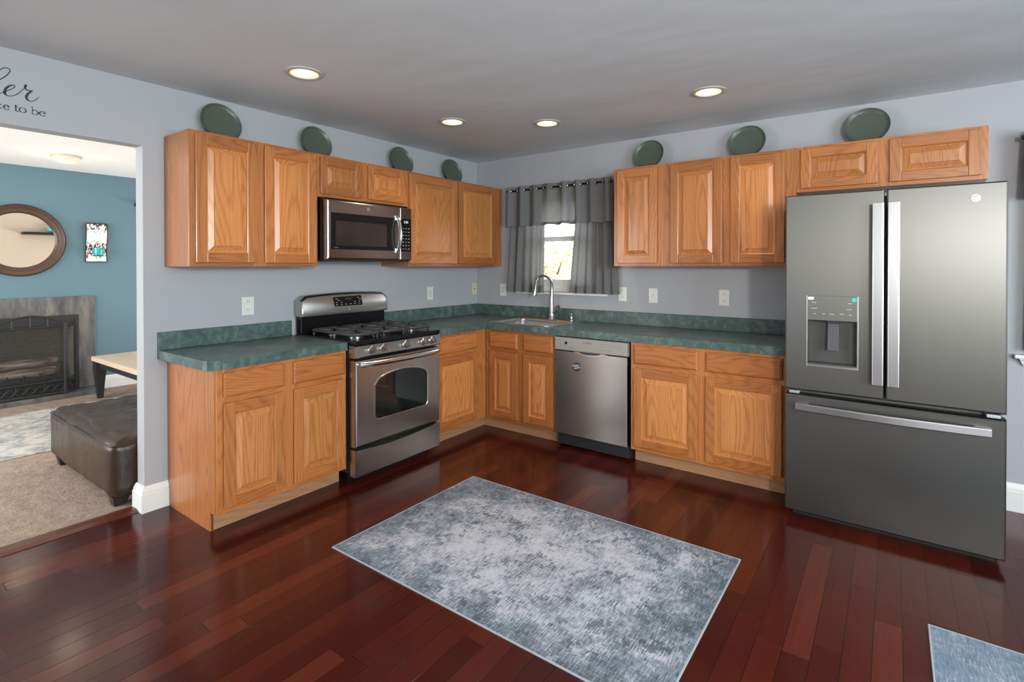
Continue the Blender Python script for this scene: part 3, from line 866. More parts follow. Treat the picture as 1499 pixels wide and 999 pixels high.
for x, y, r in ((0.148, -0.518, 0.042), (0.148, -0.272, 0.034), (0.386, -0.395, 0.038), (0.628, -0.518, 0.046), (0.628, -0.272, 0.034)):
    m = MB(); m.lathe([(r*1.25, 0.9222), (r*1.25, 0.927), (r, 0.928), (r, 0.936)], (x, y, 0), n=24, m=0); bn = m.build('burner', CHROME, st)
    MB().lathe([(r*0.95, 0.936), (r*0.95, 0.941), (r*0.8, 0.944), (0.001, 0.944)], (x, y, 0), n=24).build('burner_cap', IRON, bn)

# ------------------------------------------------------------------ microwave
MW = 0.752
mw = thing('microwave', 'stainless over-the-range microwave between the oak wall cabinets', 'microwave', (0, -2.034, 1.436), LW)
z1m = 0.410
m = MB(); m.box(0.002, MW+0.040, -0.320, -0.004, 0.012, z1m+0.018, 0.003); m.box(0.002, MW-0.002, -0.372, -0.318, 0.012, z1m+0.018, 0.003); m.build('case', BLACK, mw)
m = MB(); m.box(0.0, MW, -0.385, -0.02, 0.0, 0.012, 0.002); ub = m.build('underside', BLACKM, mw)
m = MB(); m.box(0.05, 0.30, -0.33, -0.10, -0.004, 0.0005, 0.001); m.build('grease_filter', simple('filter_grey', (0.2, 0.2, 0.2), 0.5, 0.5), ub)
m = MB(); m.box(0.45, 0.70, -0.33, -0.10, -0.004, 0.0005, 0.001); m.build('grease_filter', simple('filter_grey2', (0.2, 0.2, 0.2), 0.5, 0.5), ub)
dw_ = 0.630
m = MB()
def RM(i, y, a, b_, c, e): return [(a+i, y, c+i), (b_-i, y, c+i), (b_-i, y, e-i), (a+i, y, e-i)]
m.loft([RM(0, -0.373, 0, dw_, 0.010, z1m), RM(0, -0.408, 0, dw_, 0.010, z1m), RM(0.004, -0.416, 0, dw_, 0.010, z1m), RM(0.012, -0.420, 0, dw_, 0.010, z1m)])
md = m.build('door', STEELV, mw)
m = MB(); m.loft([RM(0, -0.4195, 0.030, 0.575, 0.078, 0.325), RM(0.001, -0.4225, 0.030, 0.575, 0.078, 0.325)]); mg = m.build('window', BLACK, md)
m = MB(); m.box(0.065, 0.50, -0.4234, -0.4222, 0.105, 0.27); m.build('viewing_screen', MWG, mg)
text('model_mark', 'Profile', 0.013, GINK, mg, (0.068, -0.4236, 0.090), RFRONT, 0.0002)
m = MB(); m.lathe([(0.014, 0), (0.014, 0.002), (0.001, 0.0025)], (0.335, -0.4195, 0.368), 'y', 20); m.build('badge', GINK, md)
hp = []
for k in range(15):
    q = k/14; hp.append((0.600, -0.424-0.038*math.sin(PI*q)**0.6, 0.075+0.255*q))
m = MB(); m.tube(hp, 0.011, 12, sy=1.3); m.box(0.575, 0.622, -0.428, -0.419, 0.06, 0.10, 0.004); m.box(0.575, 0.622, -0.428, -0.419, 0.305, 0.345, 0.004)
m.build('handle', STEELL, md)
m = MB(); m.loft([RM(0, -0.373, dw_+0.003, MW, 0.010, z1m), RM(0, -0.410, dw_+0.003, MW, 0.010, z1m), RM(0.004, -0.416, dw_+0.003, MW, 0.010, z1m), RM(0.008, -0.418, dw_+0.003, MW, 0.010, z1m)])
mp = m.build('control_panel', STEELV, mw)
m = MB(); m.loft([RM(0, -0.4175, 0.640, 0.743, 0.075, 0.325), RM(0.001, -0.4205, 0.640, 0.743, 0.075, 0.325)]); mk = m.build('keypad', BLACK, mp)
text('clock', '5:50', 0.024, CLOCK, mk, (0.690, -0.4212, 0.300), RFRONT, 0.0003)
for i in range(3):
    for j in range(7):
        m = MB(); u = 0.662+0.028*i; z = 0.095+0.026*j
        m.box(u-0.006, u+0.006, -0.4212, -0.4203, z-0.003, z+0.003, 0.0003); m.build('key', LBLK if (i+j) % 3 else GINK, mk)

# ------------------------------------------------------------------ dishwasher
dw = thing('dishwasher', 'stainless steel dishwasher with a round magnet under the green countertop', 'dishwasher', (1.322, 0, 0))
Wd = 0.600
m = MB(); m.box(0.006, Wd-0.006, -0.60, -0.02, 0.02, 0.858, 0.002); m.build('tub', BLACKM, dw)
m = MB(); m.box(0.004, Wd-0.004, -0.53, -0.50, 0.0, 0.10); m.build('kick_plate', RUBBER, dw)
m = MB(); m.loft([RM(0, -0.601, 0, Wd, 0.108, 0.752), RM(0, -0.630, 0, Wd, 0.108, 0.752), RM(0.003, -0.636, 0, Wd, 0.108, 0.752), RM(0.006, -0.638, 0, Wd, 0.108, 0.752)])
dd = m.build('door', STEELV, dw)
m = MB(); m.loft([RM(0, -0.601, 0, Wd, 0.755, 0.853), RM(0, -0.636, 0, Wd, 0.755, 0.853), RM(0.003, -0.641, 0, Wd, 0.755, 0.853), RM(0.006, -0.643, 0, Wd, 0.755, 0.853)])
dp_ = m.build('control_panel', DWPAN, dw)
sm = [(0.175+0.13*(1-math.cos(PI*k/14)), 0.757-0.030*math.sin(PI*k/14)) for k in range(15)]
m = MB(); m.loft([[(u, -0.6375, z) for u, z in sm], [(u, -0.646, z) for u, z in sm]]); m.build('grip_lip', STEELL, dp_)
m = MB(); sm2 = [(0.215+0.09*(1-math.cos(PI*k/14)), 0.756-0.016*math.sin(PI*k/14)) for k in range(15)]
m.loft([[(u, -0.6455, z) for u, z in sm2], [(u, -0.6466, z) for u, z in sm2]]); m.build('grip_recess', DINK, dp_)
m = MB(); m.box(0.093, 0.113, -0.6440, -0.6425, 0.802, 0.824, 0.0003); m.build('display', BLACK, dp_)
text('brand_lettering', 'BOSCH', 0.016, DINK, dp_, (0.295, -0.6432, 0.825), RFRONT, 0.0003)
m = MB(); m.lathe([(0.0065, 0), (0.0065, 0.0006), (0.005, 0.0006), (0.005, 0)], (0.255, -0.6428, 0.825), 'y', 20, ring=True); m.build('brand_ring', DINK, dp_)
for a, w, z in ((0.035, 0.03, 0.832), (0.035, 0.035, 0.802), (0.035, 0.03, 0.778), (0.11, 0.06, 0.778), (0.14, 0.012, 0.815)):
    m = MB(); m.box(a, a+w, -0.6436, -0.6428, z-0.0018, z+0.0018); m.build('marking', GINK, dp_)
for i in range(7):
    m = MB(); u = 0.392+0.026*i; m.box(u, u+0.016, -0.6436, -0.6428, 0.826, 0.830); m.box(u+0.005, u+0.010, -0.6436, -0.6428, 0.806, 0.818); m.build('marking', GINK, dp_)
m = MB(); m.box(0.385, 0.48, -0.6436, -0.6428, 0.782, 0.785); m.build('marking', GINK, dp_)
mgn = thing('dish_magnet', 'round black and white magnet on the dishwasher door', 'magnet', (1.515, -0.6382, 0.640))
m = MB(); m.lathe([(0.033, 0), (0.033, 0.003), (0.031, 0.004), (0.001, 0.004)], (0, 0, 0), 'y', 28); m.build('disc', BLACKM, mgn)
text('white_word', 'CLEAN', 0.015, WINK, mgn, (0, -0.0044, 0.012), RFRONT)
text('white_word', 'DIRTY', 0.015, WINK, mgn, (0, -0.0044, -0.013), RFRONT)
m = MB(); m.prism([(-0.036, 0.0035), (0.036, -0.005), (0.036, -0.001), (-0.036, 0.0075)], -0.0052, -0.004, 'xz'); m.build('slider_bar', WINK, mgn, smooth=0)

# ------------------------------------------------------------------ refrigerator
fr = thing('refrigerator', 'slate-finish french door refrigerator with bottom freezer drawer', 'refrigerator', (2.952, 0, 0))
FW, YF = 0.908, -0.850
m = MB(); m.box(0.006, FW-0.006, -0.765, -0.06, 0.035, 1.765, 0.004); m.build('cabinet_body', simple('fridge_side', (0.10, 0.10, 0.098), 0.45, 0.3), fr)
m = MB(); m.box(0.03, FW-0.03, -0.76, -0.70, 0.0, 0.05); m.build('base_grille', BLACKM, fr)
def slab(name, a, b_, c, e, hole=None):
    m = MB(); back = -0.772
    rings = [RM(0, back, a, b_, c, e), RM(0, YF+0.012, a, b_, c, e), RM(0.0025, YF+0.004, a, b_, c, e), RM(0.008, YF, a, b_, c, e)]
    if hole:
        x0, x1, z0, z1 = hole
        q = lambda i, y: [(x0+i, y, z0+i), (x1-i, y, z0+i), (x1-i, y, z1-i), (x0+i, y, z1-i)]
        rings += [q(0, YF), q(0.002, YF+0.065)]
        m.loft(rings, mats=[0, 0, 0, 0, 1])
    else: m.loft(rings)
    return m.build(name, [SLATE, SLATED], fr, smooth=30)
dl = slab('left_door', 0.0, 0.448, 0.718, 1.790, (0.110, 0.336, 0.868, 1.108))
drr = slab('right_door', 0.458, FW, 0.718, 1.790)
fz = slab('freezer_drawer', 0.0, FW, 0.045, 0.692)
# dispenser
m = MB(); o_ = (0.104, 0.342, 0.856, 1.240)
fr_r = lambda i, y, a, b_, c, e: RM(i, y, a, b_, c, e)
m.box(0.104, 0.110, YF-0.004, YF+0.002, 0.856, 1.240, 0.001); m.box(0.336, 0.342, YF-0.004, YF+0.002, 0.856, 1.240, 0.001)
m.box(0.110, 0.336, YF-0.004, YF+0.002, 0.856, 0.868, 0.001)
m.build('dispenser_bezel', HANDLE, dl)
m = MB(); m.box(0.110, 0.336, YF-0.004, YF+0.0012, 1.108, 1.240, 0.001); dc = m.build('dispenser_controls', SLATE, dl)
for a, w, z in ((0.130, 0.022, 1.203), (0.128, 0.028, 1.172), (0.138, 0.012, 1.142), (0.180, 0.014, 1.144), (0.212, 0.022, 1.143), (0.258, 0.020, 1.146), (0.300, 0.012, 1.143), (0.295, 0.018, 1.203), (0.290, 0.022, 1.172)):
    m = MB(); m.box(a, a+w, YF-0.0046, YF-0.0038, z-0.0022, z+0.0022); m.build('icon', LBLK, dc)
m = MB(); m.box(0.113, 0.140, YF-0.0048, YF-0.0038, 1.218, 1.233); m.build('white_label', WINK, dl)
m = MB(); m.lathe([(0.011, 0), (0.011, 0.001), (0.001, 0.001)], (0.323, YF-0.0041, 1.222), 'y', 20); m.build('round_sticker', TEALD, dl)
m = MB(); m.loft([[(0.203, YF+0.030, 1.105), (0.253, YF+0.030, 1.105), (0.253, YF+0.045, 1.105), (0.203, YF+0.045, 1.105)], [(0.203, YF+0.012, 0.948), (0.253, YF+0.012, 0.948), (0.253, YF+0.022, 0.948), (0.203, YF+0.022, 0.948)]])
m.build('ice_paddle', simple('clear_grey_plastic', (0.09, 0.09, 0.10), 0.2, bump=(90, 0.4, 0.004)), dl, smooth=20)
m = MB(); m.box(0.200, 0.256, YF+0.005, YF+0.05, 1.094, 1.109, 0.003); m.build('spout', BLACKM, dl)
m = MB(); m.box(0.113, 0.333, YF-0.002, YF+0.062, 0.868, 0.876, 0.002); m.build('drip_tray', SLATED, dl)
def vhandle(parent, u, s):
    m = MB(); z0, z1 = 0.800, 1.716; w = 0.023
    rings = []
    for k in range(13):
        q = k/12; z = z0+(z1-z0)*q; y = YF-0.050-0.006*math.sin(PI*q)
        rings.append([(u-w, y+0.012, z), (u-w, y+0.002, z), (u-w+0.004, y, z), (u+w-0.004, y, z), (u+w, y+0.002, z), (u+w, y+0.012, z)])
    m.loft(rings)
    for z in (z0+0.03, z1-0.03): m.box(u-0.012, u+0.012, YF-0.046, YF+0.001, z-0.02, z+0.02, 0.003)
    m.build('handle', HANDLE, parent, smooth=25)
vhandle(dl, 0.424, 1); vhandle(drr, 0.488, -1)
m = MB(); rings = []
for k in range(25):
    q = k/24; u = 0.055+0.798*q; y = YF-0.032-0.026*math.sin(PI*q); h = 0.019
    rings.append([(u, y+0.012, 0.632-h), (u, y+0.002, 0.632-h), (u, y, 0.632-h+0.004), (u, y, 0.632+h-0.004), (u, y+0.002, 0.632+h), (u, y+0.012, 0.632+h)])
m.loft(rings)
for u in (0.085, 0.823): m.box(u-0.03, u+0.03, YF-0.030, YF+0.001, 0.640, 0.652, 0.003)
m.build('handle', HANDLE, fz, smooth=25)
for u in (0.02, FW-0.07):
    m = MB(); m.box(u, u+0.05, -0.842, -0.775, 0.696, 0.712, 0.003); m.build('hinge', simple('hinge_grey', (0.4, 0.42, 0.44), 0.4, 0.5), fr)
badge(drr, 0.796, YF-0.0005, 1.717, 0.0165)

# ------------------------------------------------------------------ plates on top of the cabinets
def make_plate():
    root = thing('round_plate', 'plate', 'plate', (0, 0, 0), 0, 'dark green plates on the cabinets')
    m = MB(); r = 0.122
    m.lathe([(0.001, 0.004), (r*0.80, 0.004), (r*0.86, 0.006), (r*0.93, 0.016), (r*0.985, 0.021), (r, 0.018), (r*0.985, 0.012), (r*0.90, -0.002), (r*0.70, -0.006), (r*0.55, -0.006), (0.001, -0.005)], (0, 0, 0), 'y', 48)
    a = m.build('dish', PLATEM, root)
    a.rotation_euler = (-math.radians(14), 0, 0); a.location = (0, -0.075, r*math.cos(math.radians(14))+0.012)
    return root
def make_stand():
    root = thing('plate_stand', 'stand', 'plate stand', (0, 0, 0), 0, 'plate stands on the cabinets')
    m = MB()
    for s in (-1, 1):
        m.tube([(s*0.045, -0.140, 0.022), (s*0.045, -0.140, 0.004), (s*0.045, -0.045, 0.004), (s*0.030, -0.016, 0.13)], 0.0035, 8)
    m.tube([(-0.045, -0.045, 0.004), (0.045, -0.045, 0.004)], 0.0035, 8); m.tube([(-0.030, -0.016, 0.13), (0.030, -0.016, 0.13)], 0.0035, 8)
    m.build('wire_easel', BLACK, root)
    return root
pl0 = make_plate(); sd0 = make_stand()
places = [((0, -2.548), LW, 'above the cabinet nearest the living room opening, leftmost of all'),
          ((0, -1.890), LW, 'above the left edge of the microwave'),
          ((0, -1.085), LW, 'on the left wall just right of the microwave cabinet'),
          ((0, -0.455), LW, 'on the left wall closest to the room corner'),
          ((1.860, 0), 0, 'on the single-door cabinet beside the window'),
          ((2.592, 0), 0, 'on the two-door cabinet left of the refrigerator'),
          ((3.300, 0), 0, 'above the refrigerator, farthest right')]
for i, ((x, y), rz, ds) in enumerate(places):
    p_ = pl0 if i == 0 else copy_tree(pl0); s_ = sd0 if i == 0 else copy_tree(sd0)
    for o_, lb in ((p_, 'dark green round plate '+ds), (s_, 'black wire plate stand '+ds)):
        o_.location = (x, y, ZU1+0.0005); o_.rotation_euler = (0, 0, rz); o_['label'] = lb

# ------------------------------------------------------------------ outlets and switches (local -y outward)
def plate_box(name, label, cat, loc, rz, kind, mat=OUTW, w=0.075, h=0.120):
    root = thing(name, label, cat, loc, rz, 'wall plates')
    m = MB(); m.box(-w/2, w/2, -0.006, -0.0005, -h/2, h/2, 0.003); pl = m.build('cover_plate', mat, root)
    if kind == 'duplex':
        for s in (-1, 1):
            m = MB(); m.loft([[(x, -0.0058, z+s*0.026) for x, z in rrect(-0.017, 0.017, -0.014, 0.014, 0.010)], [(x*0.95, -0.0085, z*0.95+s*0.026) for x, z in rrect(-0.017, 0.017, -0.014, 0.014, 0.010)]])
            so_ = m.build('socket', mat, root)
            for dx in (-0.006, 0.006):
                m = MB(); m.box(dx-0.0013, dx+0.0013, -0.0092, -0.0083, s*0.026-0.001, s*0.026+0.007); m.build('slot', SLOT, so_)
            m = MB(); m.lathe([(0.0024, 0), (0.0024, 0.0006)], (0, -0.0084, s*0.026-0.007), 'y', 10); m.build('slot', SLOT, so_)
    elif kind == 'rocker':
        m = MB(); m.box(-0.017, 0.017, -0.0085, -0.0055, -0.034, 0.034, 0.0015); m.build('rocker', simple('rocker_plastic', (0.62, 0.61, 0.57), 0.35), root)
    elif kind == 'toggle':
        m = MB(); m.box(-0.005, 0.005, -0.0075, -0.0055, -0.012, 0.012, 0.001); m.tube([(0, -0.006, 0), (0, -0.018, 0.008)], [0.0045, 0.0035], 8); m.build('toggle', mat, root)
        for s in (-1, 1):
            m = MB(); m.lathe([(0.003, 0), (0.0025, 0.001)], (0, -0.006, s*0.030), 'y', 10); m.build('screw', GINK, root)
    elif kind == 'jack':
        m = MB(); m.box(-0.007, 0.007, -0.0068, -0.0055, -0.007, 0.007, 0.0005); m.build('jack', SLOT, root)
        for s in (-1, 1):
            m = MB(); m.lathe([(0.003, 0), (0.0025, 0.001)], (0, -0.006, s*0.042), 'y', 10); m.build('screw', GINK, root)
    return root
plate_box('wall_outlet', 'white duplex outlet on the wall left of the stove', 'outlet', (0, -2.348, 1.138), LW, 'duplex', w=0.080)
plate_box('light_switch', 'white switch plate on the left wall right of the stove', 'switch', (0, -0.672, 1.150), LW, 'rocker')
plate_box('phone_jack', 'ivory phone jack plate beside the room corner', 'wall plate', (0, -0.045, 1.170), LW, 'jack', OUTI, 0.072, 0.118)
plate_box('light_switch', 'white switch plate between the corner and the window curtain', 'switch', (0.337, 0, 1.166), 0, 'rocker')
plate_box('wall_outlet', 'white duplex outlet just right of the window curtain', 'outlet', (1.600, 0, 1.162), 0, 'duplex')
plate_box('light_switch', 'white switch plate in the middle of the wall under the right cabinets', 'switch', (1.866, 0, 1.159), 0, 'toggle')
plate_box('wall_outlet', 'white duplex outlet nearest the refrigerator', 'outlet', (2.416, 0, 1.162), 0, 'duplex')

# ------------------------------------------------------------------ recessed ceiling lights
def can(label, x, y, first=None):
    if first is None:
        root = thing('recessed_light', label, 'ceiling light', (x, y, H), 0, 'recessed ceiling lights')
        MB().lathe([(0.098, -0.0005), (0.098, -0.004), (0.082, -0.009), (0.074, -0.006), (0.070, -0.0008)], n=40, ring=True).build('trim_ring', simple('can_trim', (0.55, 0.52, 0.47), 0.5), root)
        MB().lathe([(0.073, -0.0065), (0.060, -0.0035), (0.052, -0.0022)], n=40, ring=True).build('baffle', emit('lamp_baffle', (1.0, 0.84, 0.58), 1.0), root)
        MB().lathe([(0.0535, -0.0022), (0.050, -0.0032), (0.001, -0.0036)], n=32).build('bulb', LAMP, root)
    else:
        root = copy_tree(first); root.location = (x, y, H); root['label'] = label
    d = bpy.data.lights.new('recessed_lamp', 'SPOT'); d.energy = 17; d.color = (1.0, 0.82, 0.60); d.spot_size = math.radians(125); d.spot_blend = 0.8; d.shadow_soft_size = 0.10
    l = bpy.data.objects.new('recessed_lamp', d); COL.objects.link(l); l.location = (x, y, H-0.03)
    return root
c0 = can('lit recessed ceiling light nearest the living room opening, left', 0.855, -2.468)
can('lit recessed ceiling light near the corner, above the stove side', 0.851, -1.288, c0)
can('lit recessed ceiling light near the corner, in front of the sink', 1.386, -0.850, c0)
can('lit recessed ceiling light in front of the right wall cabinets, farthest right', 2.537, -0.860, c0)

# ------------------------------------------------------------------ rugs
def rug(label, x, y, w, d, mat, rz=0.0):
    root = thing('rug', label, 'rug', (x, y, 0), rz)
    m = MB(); m.box(-w/2+0.006, w/2-0.006, -d/2+0.006, d/2-0.006, 0.0006, 0.006, 0.0015); m.build('pile', mat, root)
    m = MB()
    for a, b_, c, e in ((-w/2, w/2, -d/2, -d/2+0.007), (-w/2, w/2, d/2-0.007, d/2), (-w/2, -w/2+0.007, -d/2+0.007, d/2-0.007), (w/2-0.007, w/2, -d/2+0.007, d/2-0.007)):
        m.box(a, b_, c, e, 0.0005, 0.0065, 0.0015)
    m.build('bound_edge', RUGB, root)
    return root
rug('pale blue-grey distressed rug in the middle of the kitchen floor', 2.026, -2.000, 1.668, 1.080, RUGM)
rug('blue-grey rug at the bottom right corner of the picture', 4.352, -2.055, 1.600, 1.100, RUG2)

# ------------------------------------------------------------------ wall lettering
lt = thing('wall_lettering', 'black script and serif vinyl lettering on the wall above the opening', 'lettering', (0.0, -3.45, 2.153))
def catmull(p, n=8):
    o = []
    for i in range(len(p)-1):
        a, b_, c, d = Vector(p[max(i-1, 0)]), Vector(p[i]), Vector(p[i+1]), Vector(p[min(i+2, len(p)-1)])
        for k in range(n):
            t = k/n
            o.append(0.5*((2*b_)+(c-a)*t+(2*a-5*b_+4*c-d)*t*t+(3*b_-a-3*c+d)*t*t*t))
    o.append(Vector(p[-1])); return o
def stroke(m, pts, wf, off=0.0004):
    pts = catmull([(a, b_, 0) for a, b_ in pts]); n = len(pts); L_, R_ = [], []
    for i, p in enumerate(pts):
        d = (pts[min(i+1, n-1)]-pts[max(i-1, 0)]).normalized(); w = wf(d, i/(n-1))/2
        q = Vector((-d.y, d.x, 0))
        L_.append(p+q*w); R_.append(p-q*w)
    rings = []
    for i in range(n):
        f = lambda v, x: (x, v.x+3.45, v.y-2.153)
        rings.append([f(L_[i], 0.0001), f(R_[i], 0.0001), f(R_[i], off*2), f(L_[i], off*2)])
    m.loft(rings)
def brush(d, t): return (0.0036+0.0072*max(0.0, -d.y)**1.3)*(0.55+0.45*min(1, 8*t, 8*(1-t)))
m = MB()
stroke(m, [(-3.5700, 2.2250), (-3.5534, 2.2376), (-3.5433, 2.2868), (-3.5305, 2.3235), (-3.522, 2.3378), (-3.5106, 2.349), (-3.4991, 2.3545), (-3.4891, 2.3505), (-3.4877, 2.3403), (-3.495, 2.3243), (-3.508, 2.3068), (-3.5223, 2.2917), (-3.5364, 2.2772), (-3.5520, 2.2500), (-3.5640, 2.2150)], lambda d, t: 0.0042 if t < 0.6 else 0.0045)
stroke(m, [(-3.5640, 2.2150), (-3.5560, 2.2500), (-3.5460, 2.2550), (-3.5440, 2.2320), (-3.5396, 2.2181), (-3.5227, 2.2265), (-3.5113, 2.2327), (-3.4969, 2.2452), (-3.4795, 2.2597), (-3.4701, 2.2722), (-3.475, 2.2776), (-3.4881, 2.2712), (-3.4997, 2.2581), (-3.5061, 2.2407), (-3.5042, 2.2267), (-3.4942, 2.2215), (-3.4797, 2.2253), (-3.4621, 2.2379), (-3.4472, 2.2574), (-3.4352, 2.2779), (-3.4300, 2.2915)], brush)
stroke(m, [(-3.4300, 2.2925), (-3.4318, 2.2850), (-3.4337, 2.2751), (-3.4263, 2.2675), (-3.4127, 2.2679), (-3.4060, 2.2695)], lambda d, t: 0.0085*(1-t)**1.2+0.0030)
stroke(m, [(-3.4060, 2.2700), (-3.4218, 2.2513), (-3.4289, 2.2346), (-3.425, 2.2203), (-3.4115, 2.2157), (-3.3962, 2.2257), (-3.3801, 2.2461)], brush)
m.build('script_word', INK, lt)
m = MB(); zb_, xh = 2.1535, 0.0225
def vw(d, t): return 0.0020+0.0034*abs(d.y)
def cee(x, w): stroke(m, [(x+w*0.93, zb_+xh*0.78), (x+w*0.6, zb_+xh), (x+w*0.2, zb_+xh*0.8), (x, zb_+xh*0.48), (x+w*0.2, zb_+xh*0.12), (x+w*0.62, zb_), (x+w, zb_+xh*0.2)], vw)
def ee(x, w): stroke(m, [(x+w*0.05, zb_+xh*0.58), (x+w*0.5, zb_+xh*0.58), (x+w*0.95, zb_+xh*0.58), (x+w*0.75, zb_+xh*0.92), (x+w*0.5, zb_+xh), (x+w*0.15, zb_+xh*0.8), (x, zb_+xh*0.48), (x+w*0.2, zb_+xh*0.12), (x+w*0.62, zb_), (x+w, zb_+xh*0.2)], vw)
cee(-3.5365, 0.0185); ee(-3.5103, 0.0188)
stroke(m, [(-3.4675, 2.1855), (-3.4675, 2.170), (-3.4670, 2.158), (-3.4630, zb_), (-3.4570, 2.157)], vw)
stroke(m, [(-3.4720, zb_+xh), (-3.4580, zb_+xh)], lambda d, t: 0.002)
w = 0.0245; x = -3.4550
stroke(m, [(x+w/2+w/2*math.cos(2*PI*k/12), zb_+xh/2+xh/2*math.sin(2*PI*k/12)) for k in range(13)], vw)
x = -3.4085
stroke(m, [(x-0.003, 2.1890), (x+0.001, 2.1890), (x+0.0011, 2.17), (x+0.001, zb_)], lambda d, t: 0.0030)
stroke(m, [(x+0.001, zb_+xh*0.75), (x+0.010, zb_+xh), (x+0.020, zb_+xh*0.75), (x+0.0225, zb_+xh*0.48), (x+0.019, zb_+xh*0.15), (x+0.010, zb_), (x+0.001, zb_+xh*0.12)], vw)
ee(-3.3812, 0.0230)
m.build('serif_words', INK, lt)

# ------------------------------------------------------------------ living room
fp = thing('fireplace', 'grey slate fireplace surround on the teal living room wall', 'fireplace', (TX, -2.705, 0))
def fy(y): return y+2.705
m = MB()
m.box(0.001, 0.022, fy(-2.27), fy(-2.12), 0.05, 1.068, 0.003); m.box(0.001, 0.022, fy(-3.29), fy(-3.14), 0.05, 1.068, 0.003); m.box(0.001, 0.0221, fy(-3.14), fy(-2.27), 0.862, 1.068, 0.003)
m.build('surround', SLTILE, fp)
MB().box(0.001, 0.25, fy(-3.30), fy(-2.125), 0.001, 0.045, 0.004).build('hearth_slab', SLTILE, fp)
m = MB()
m.box(-0.55, -0.50, fy(-3.12), fy(-2.29), 0.05, 0.86); m.box(-0.50, -0.02, fy(-2.31), fy(-2.272), 0.05, 0.86); m.box(-0.50, -0.02, fy(-3.138), fy(-3.10), 0.05, 0.86)
m.build('firebox_walls', BRICK, fp, smooth=0)
m = MB(); m.box(-0.50, 0.0, fy(-3.10), fy(-2.31), 0.05, 0.10); m.box(-0.50, 0.0, fy(-3.10), fy(-2.31), 0.80, 0.86)
m.build('firebox_floor', BLACKM, fp, smooth=0)
m = MB(); m.box(0.0, 0.026, fy(-2.31), fy(-2.268), 0.046, 0.868, 0.003); m.box(0.0, 0.026, fy(-3.14), fy(-3.10), 0.046, 0.868, 0.003); m.box(0.0, 0.026, fy(-3.10), fy(-2.31), 0.76, 0.868, 0.003); m.box(0.0, 0.026, fy(-3.10), fy(-2.31), 0.046, 0.16, 0.003)
m.build('black_insert_frame', BLACKM, fp)
for i, (x, z, a) in enumerate(((-0.135, 0.2545, 0.02), (-0.20, 0.350, -0.02), (-0.262, 0.2545, 0.02))):
    lg = MB(); pts = []
    for k in range(9):
        q = k/8-0.5; pts.append((a*q+0.006*math.sin(k*2), q*0.56, 0.004*math.cos(k*1.7)))
    lg.tube(pts, [0.045, 0.05, 0.048, 0.05, 0.047, 0.05, 0.052, 0.05, 0.046], 14)
    lo = lg.build('fire_log', LOGM, None, loc=(TX+x, -2.72+0.03*i, z))
    tag(lo, ['pale fireplace log at the front of the grate', 'pale fireplace log resting on top of the two others', 'pale fireplace log at the back of the grate'][i], 'log', 'fireplace logs')
gr = thing('fire_grate', 'black iron grate holding the fireplace logs', 'grate', (TX-0.2, -2.705, 0.10))
m = MB()
for k in range(5):
    y = -0.26+0.13*k; m.tube([(0.135, y, 0.15), (0.13, y, 0.09), (-0.13, y, 0.09), (-0.135, y, 0.15)], 0.008, 8)
for x in (-0.09, 0.09): m.tube([(x, -0.28, 0.085), (x, 0.28, 0.085)], 0.008, 8)
for x in (-0.09, 0.09):
    for y in (-0.26, 0.26): m.tube([(x, y, 0.001), (x, y, 0.09)], 0.008, 8)
m.build('bars', IRON, gr)
# folding fire screen standing on the hearth slab
fs = thing('fire_screen', 'black folding metal fire screen in front of the fireplace', 'fire screen', (TX+0.19, -2.705, 0.0455))
def spanel(name, a, b_, x0, x1, arched):
    m = MB(); zt = 0.755
    A_, B_ = Vector((x0, a, 0)), Vector((x1, b_, 0))
    P = lambda t, z: A_.lerp(B_, t)+Vector((0, 0, z))
    m.tube([P(0, 0.0), P(0, zt)], 0.010, 8); m.tube([P(1, 0.0), P(1, zt)], 0.010, 8)
    m.tube([P(0, 0.72), P(1, 0.72)], 0.009, 8); m.tube([P(0, 0.145), P(1, 0.145)], 0.009, 8); m.tube([P(0, 0.012), P(1, 0.012)], 0.009, 8)
    if arched:
        m.tube([P(k/16, zt+0.085*math.sin(PI*k/16)) for k in range(17)], 0.009, 8)
        for t in (0.25, 0.5, 0.75): m.tube([P(t, 0.72), P(t, zt+0.085*math.sin(PI*t))], 0.006, 6)
        for t in (0.3, 0.7): m.tube([P(t, 0.145), P(t, 0.085)], 0.006, 6)
        pts1 = [P(k/40, 0.075+0.035*math.sin(2*PI*k/40*3.5)) for k in range(41)]; pts2 = [P(k/40, 0.075-0.035*math.sin(2*PI*k/40*3.5)) for k in range(41)]
        m.tube(pts1, 0.0055, 6); m.tube(pts2, 0.0055, 6)
    else:
        m.tube([P(0.15+0.3*(1+math.cos(a_)*(1-a_/14)), 0.075+0.05*math.sin(a_)*(1-a_/14)) for a_ in [k*0.45 for k in range(26)]], 0.0055, 6)
        m.tube([P(0, 0.145), P(1, 0.18)], 0.006, 6)
    f = m.build(name, BLACKM, fs)
    g = MB(); g.loft([[P(0.02, 0.15), P(0.98, 0.15)], [P(0.02, 0.715), P(0.98, 0.715)]], closed=False, cap0=False, cap1=False)
    g.build('mesh', FMESH, f, smooth=0)
spanel('centre_panel', fy(-2.98), fy(-2.43), 0.0, 0.0, True)
spanel('side_panel', fy(-2.418), fy(-2.29), 0.0, -0.150, False)
spanel('side_panel', fy(-2.992), fy(-3.12), 0.0, -0.150, False)

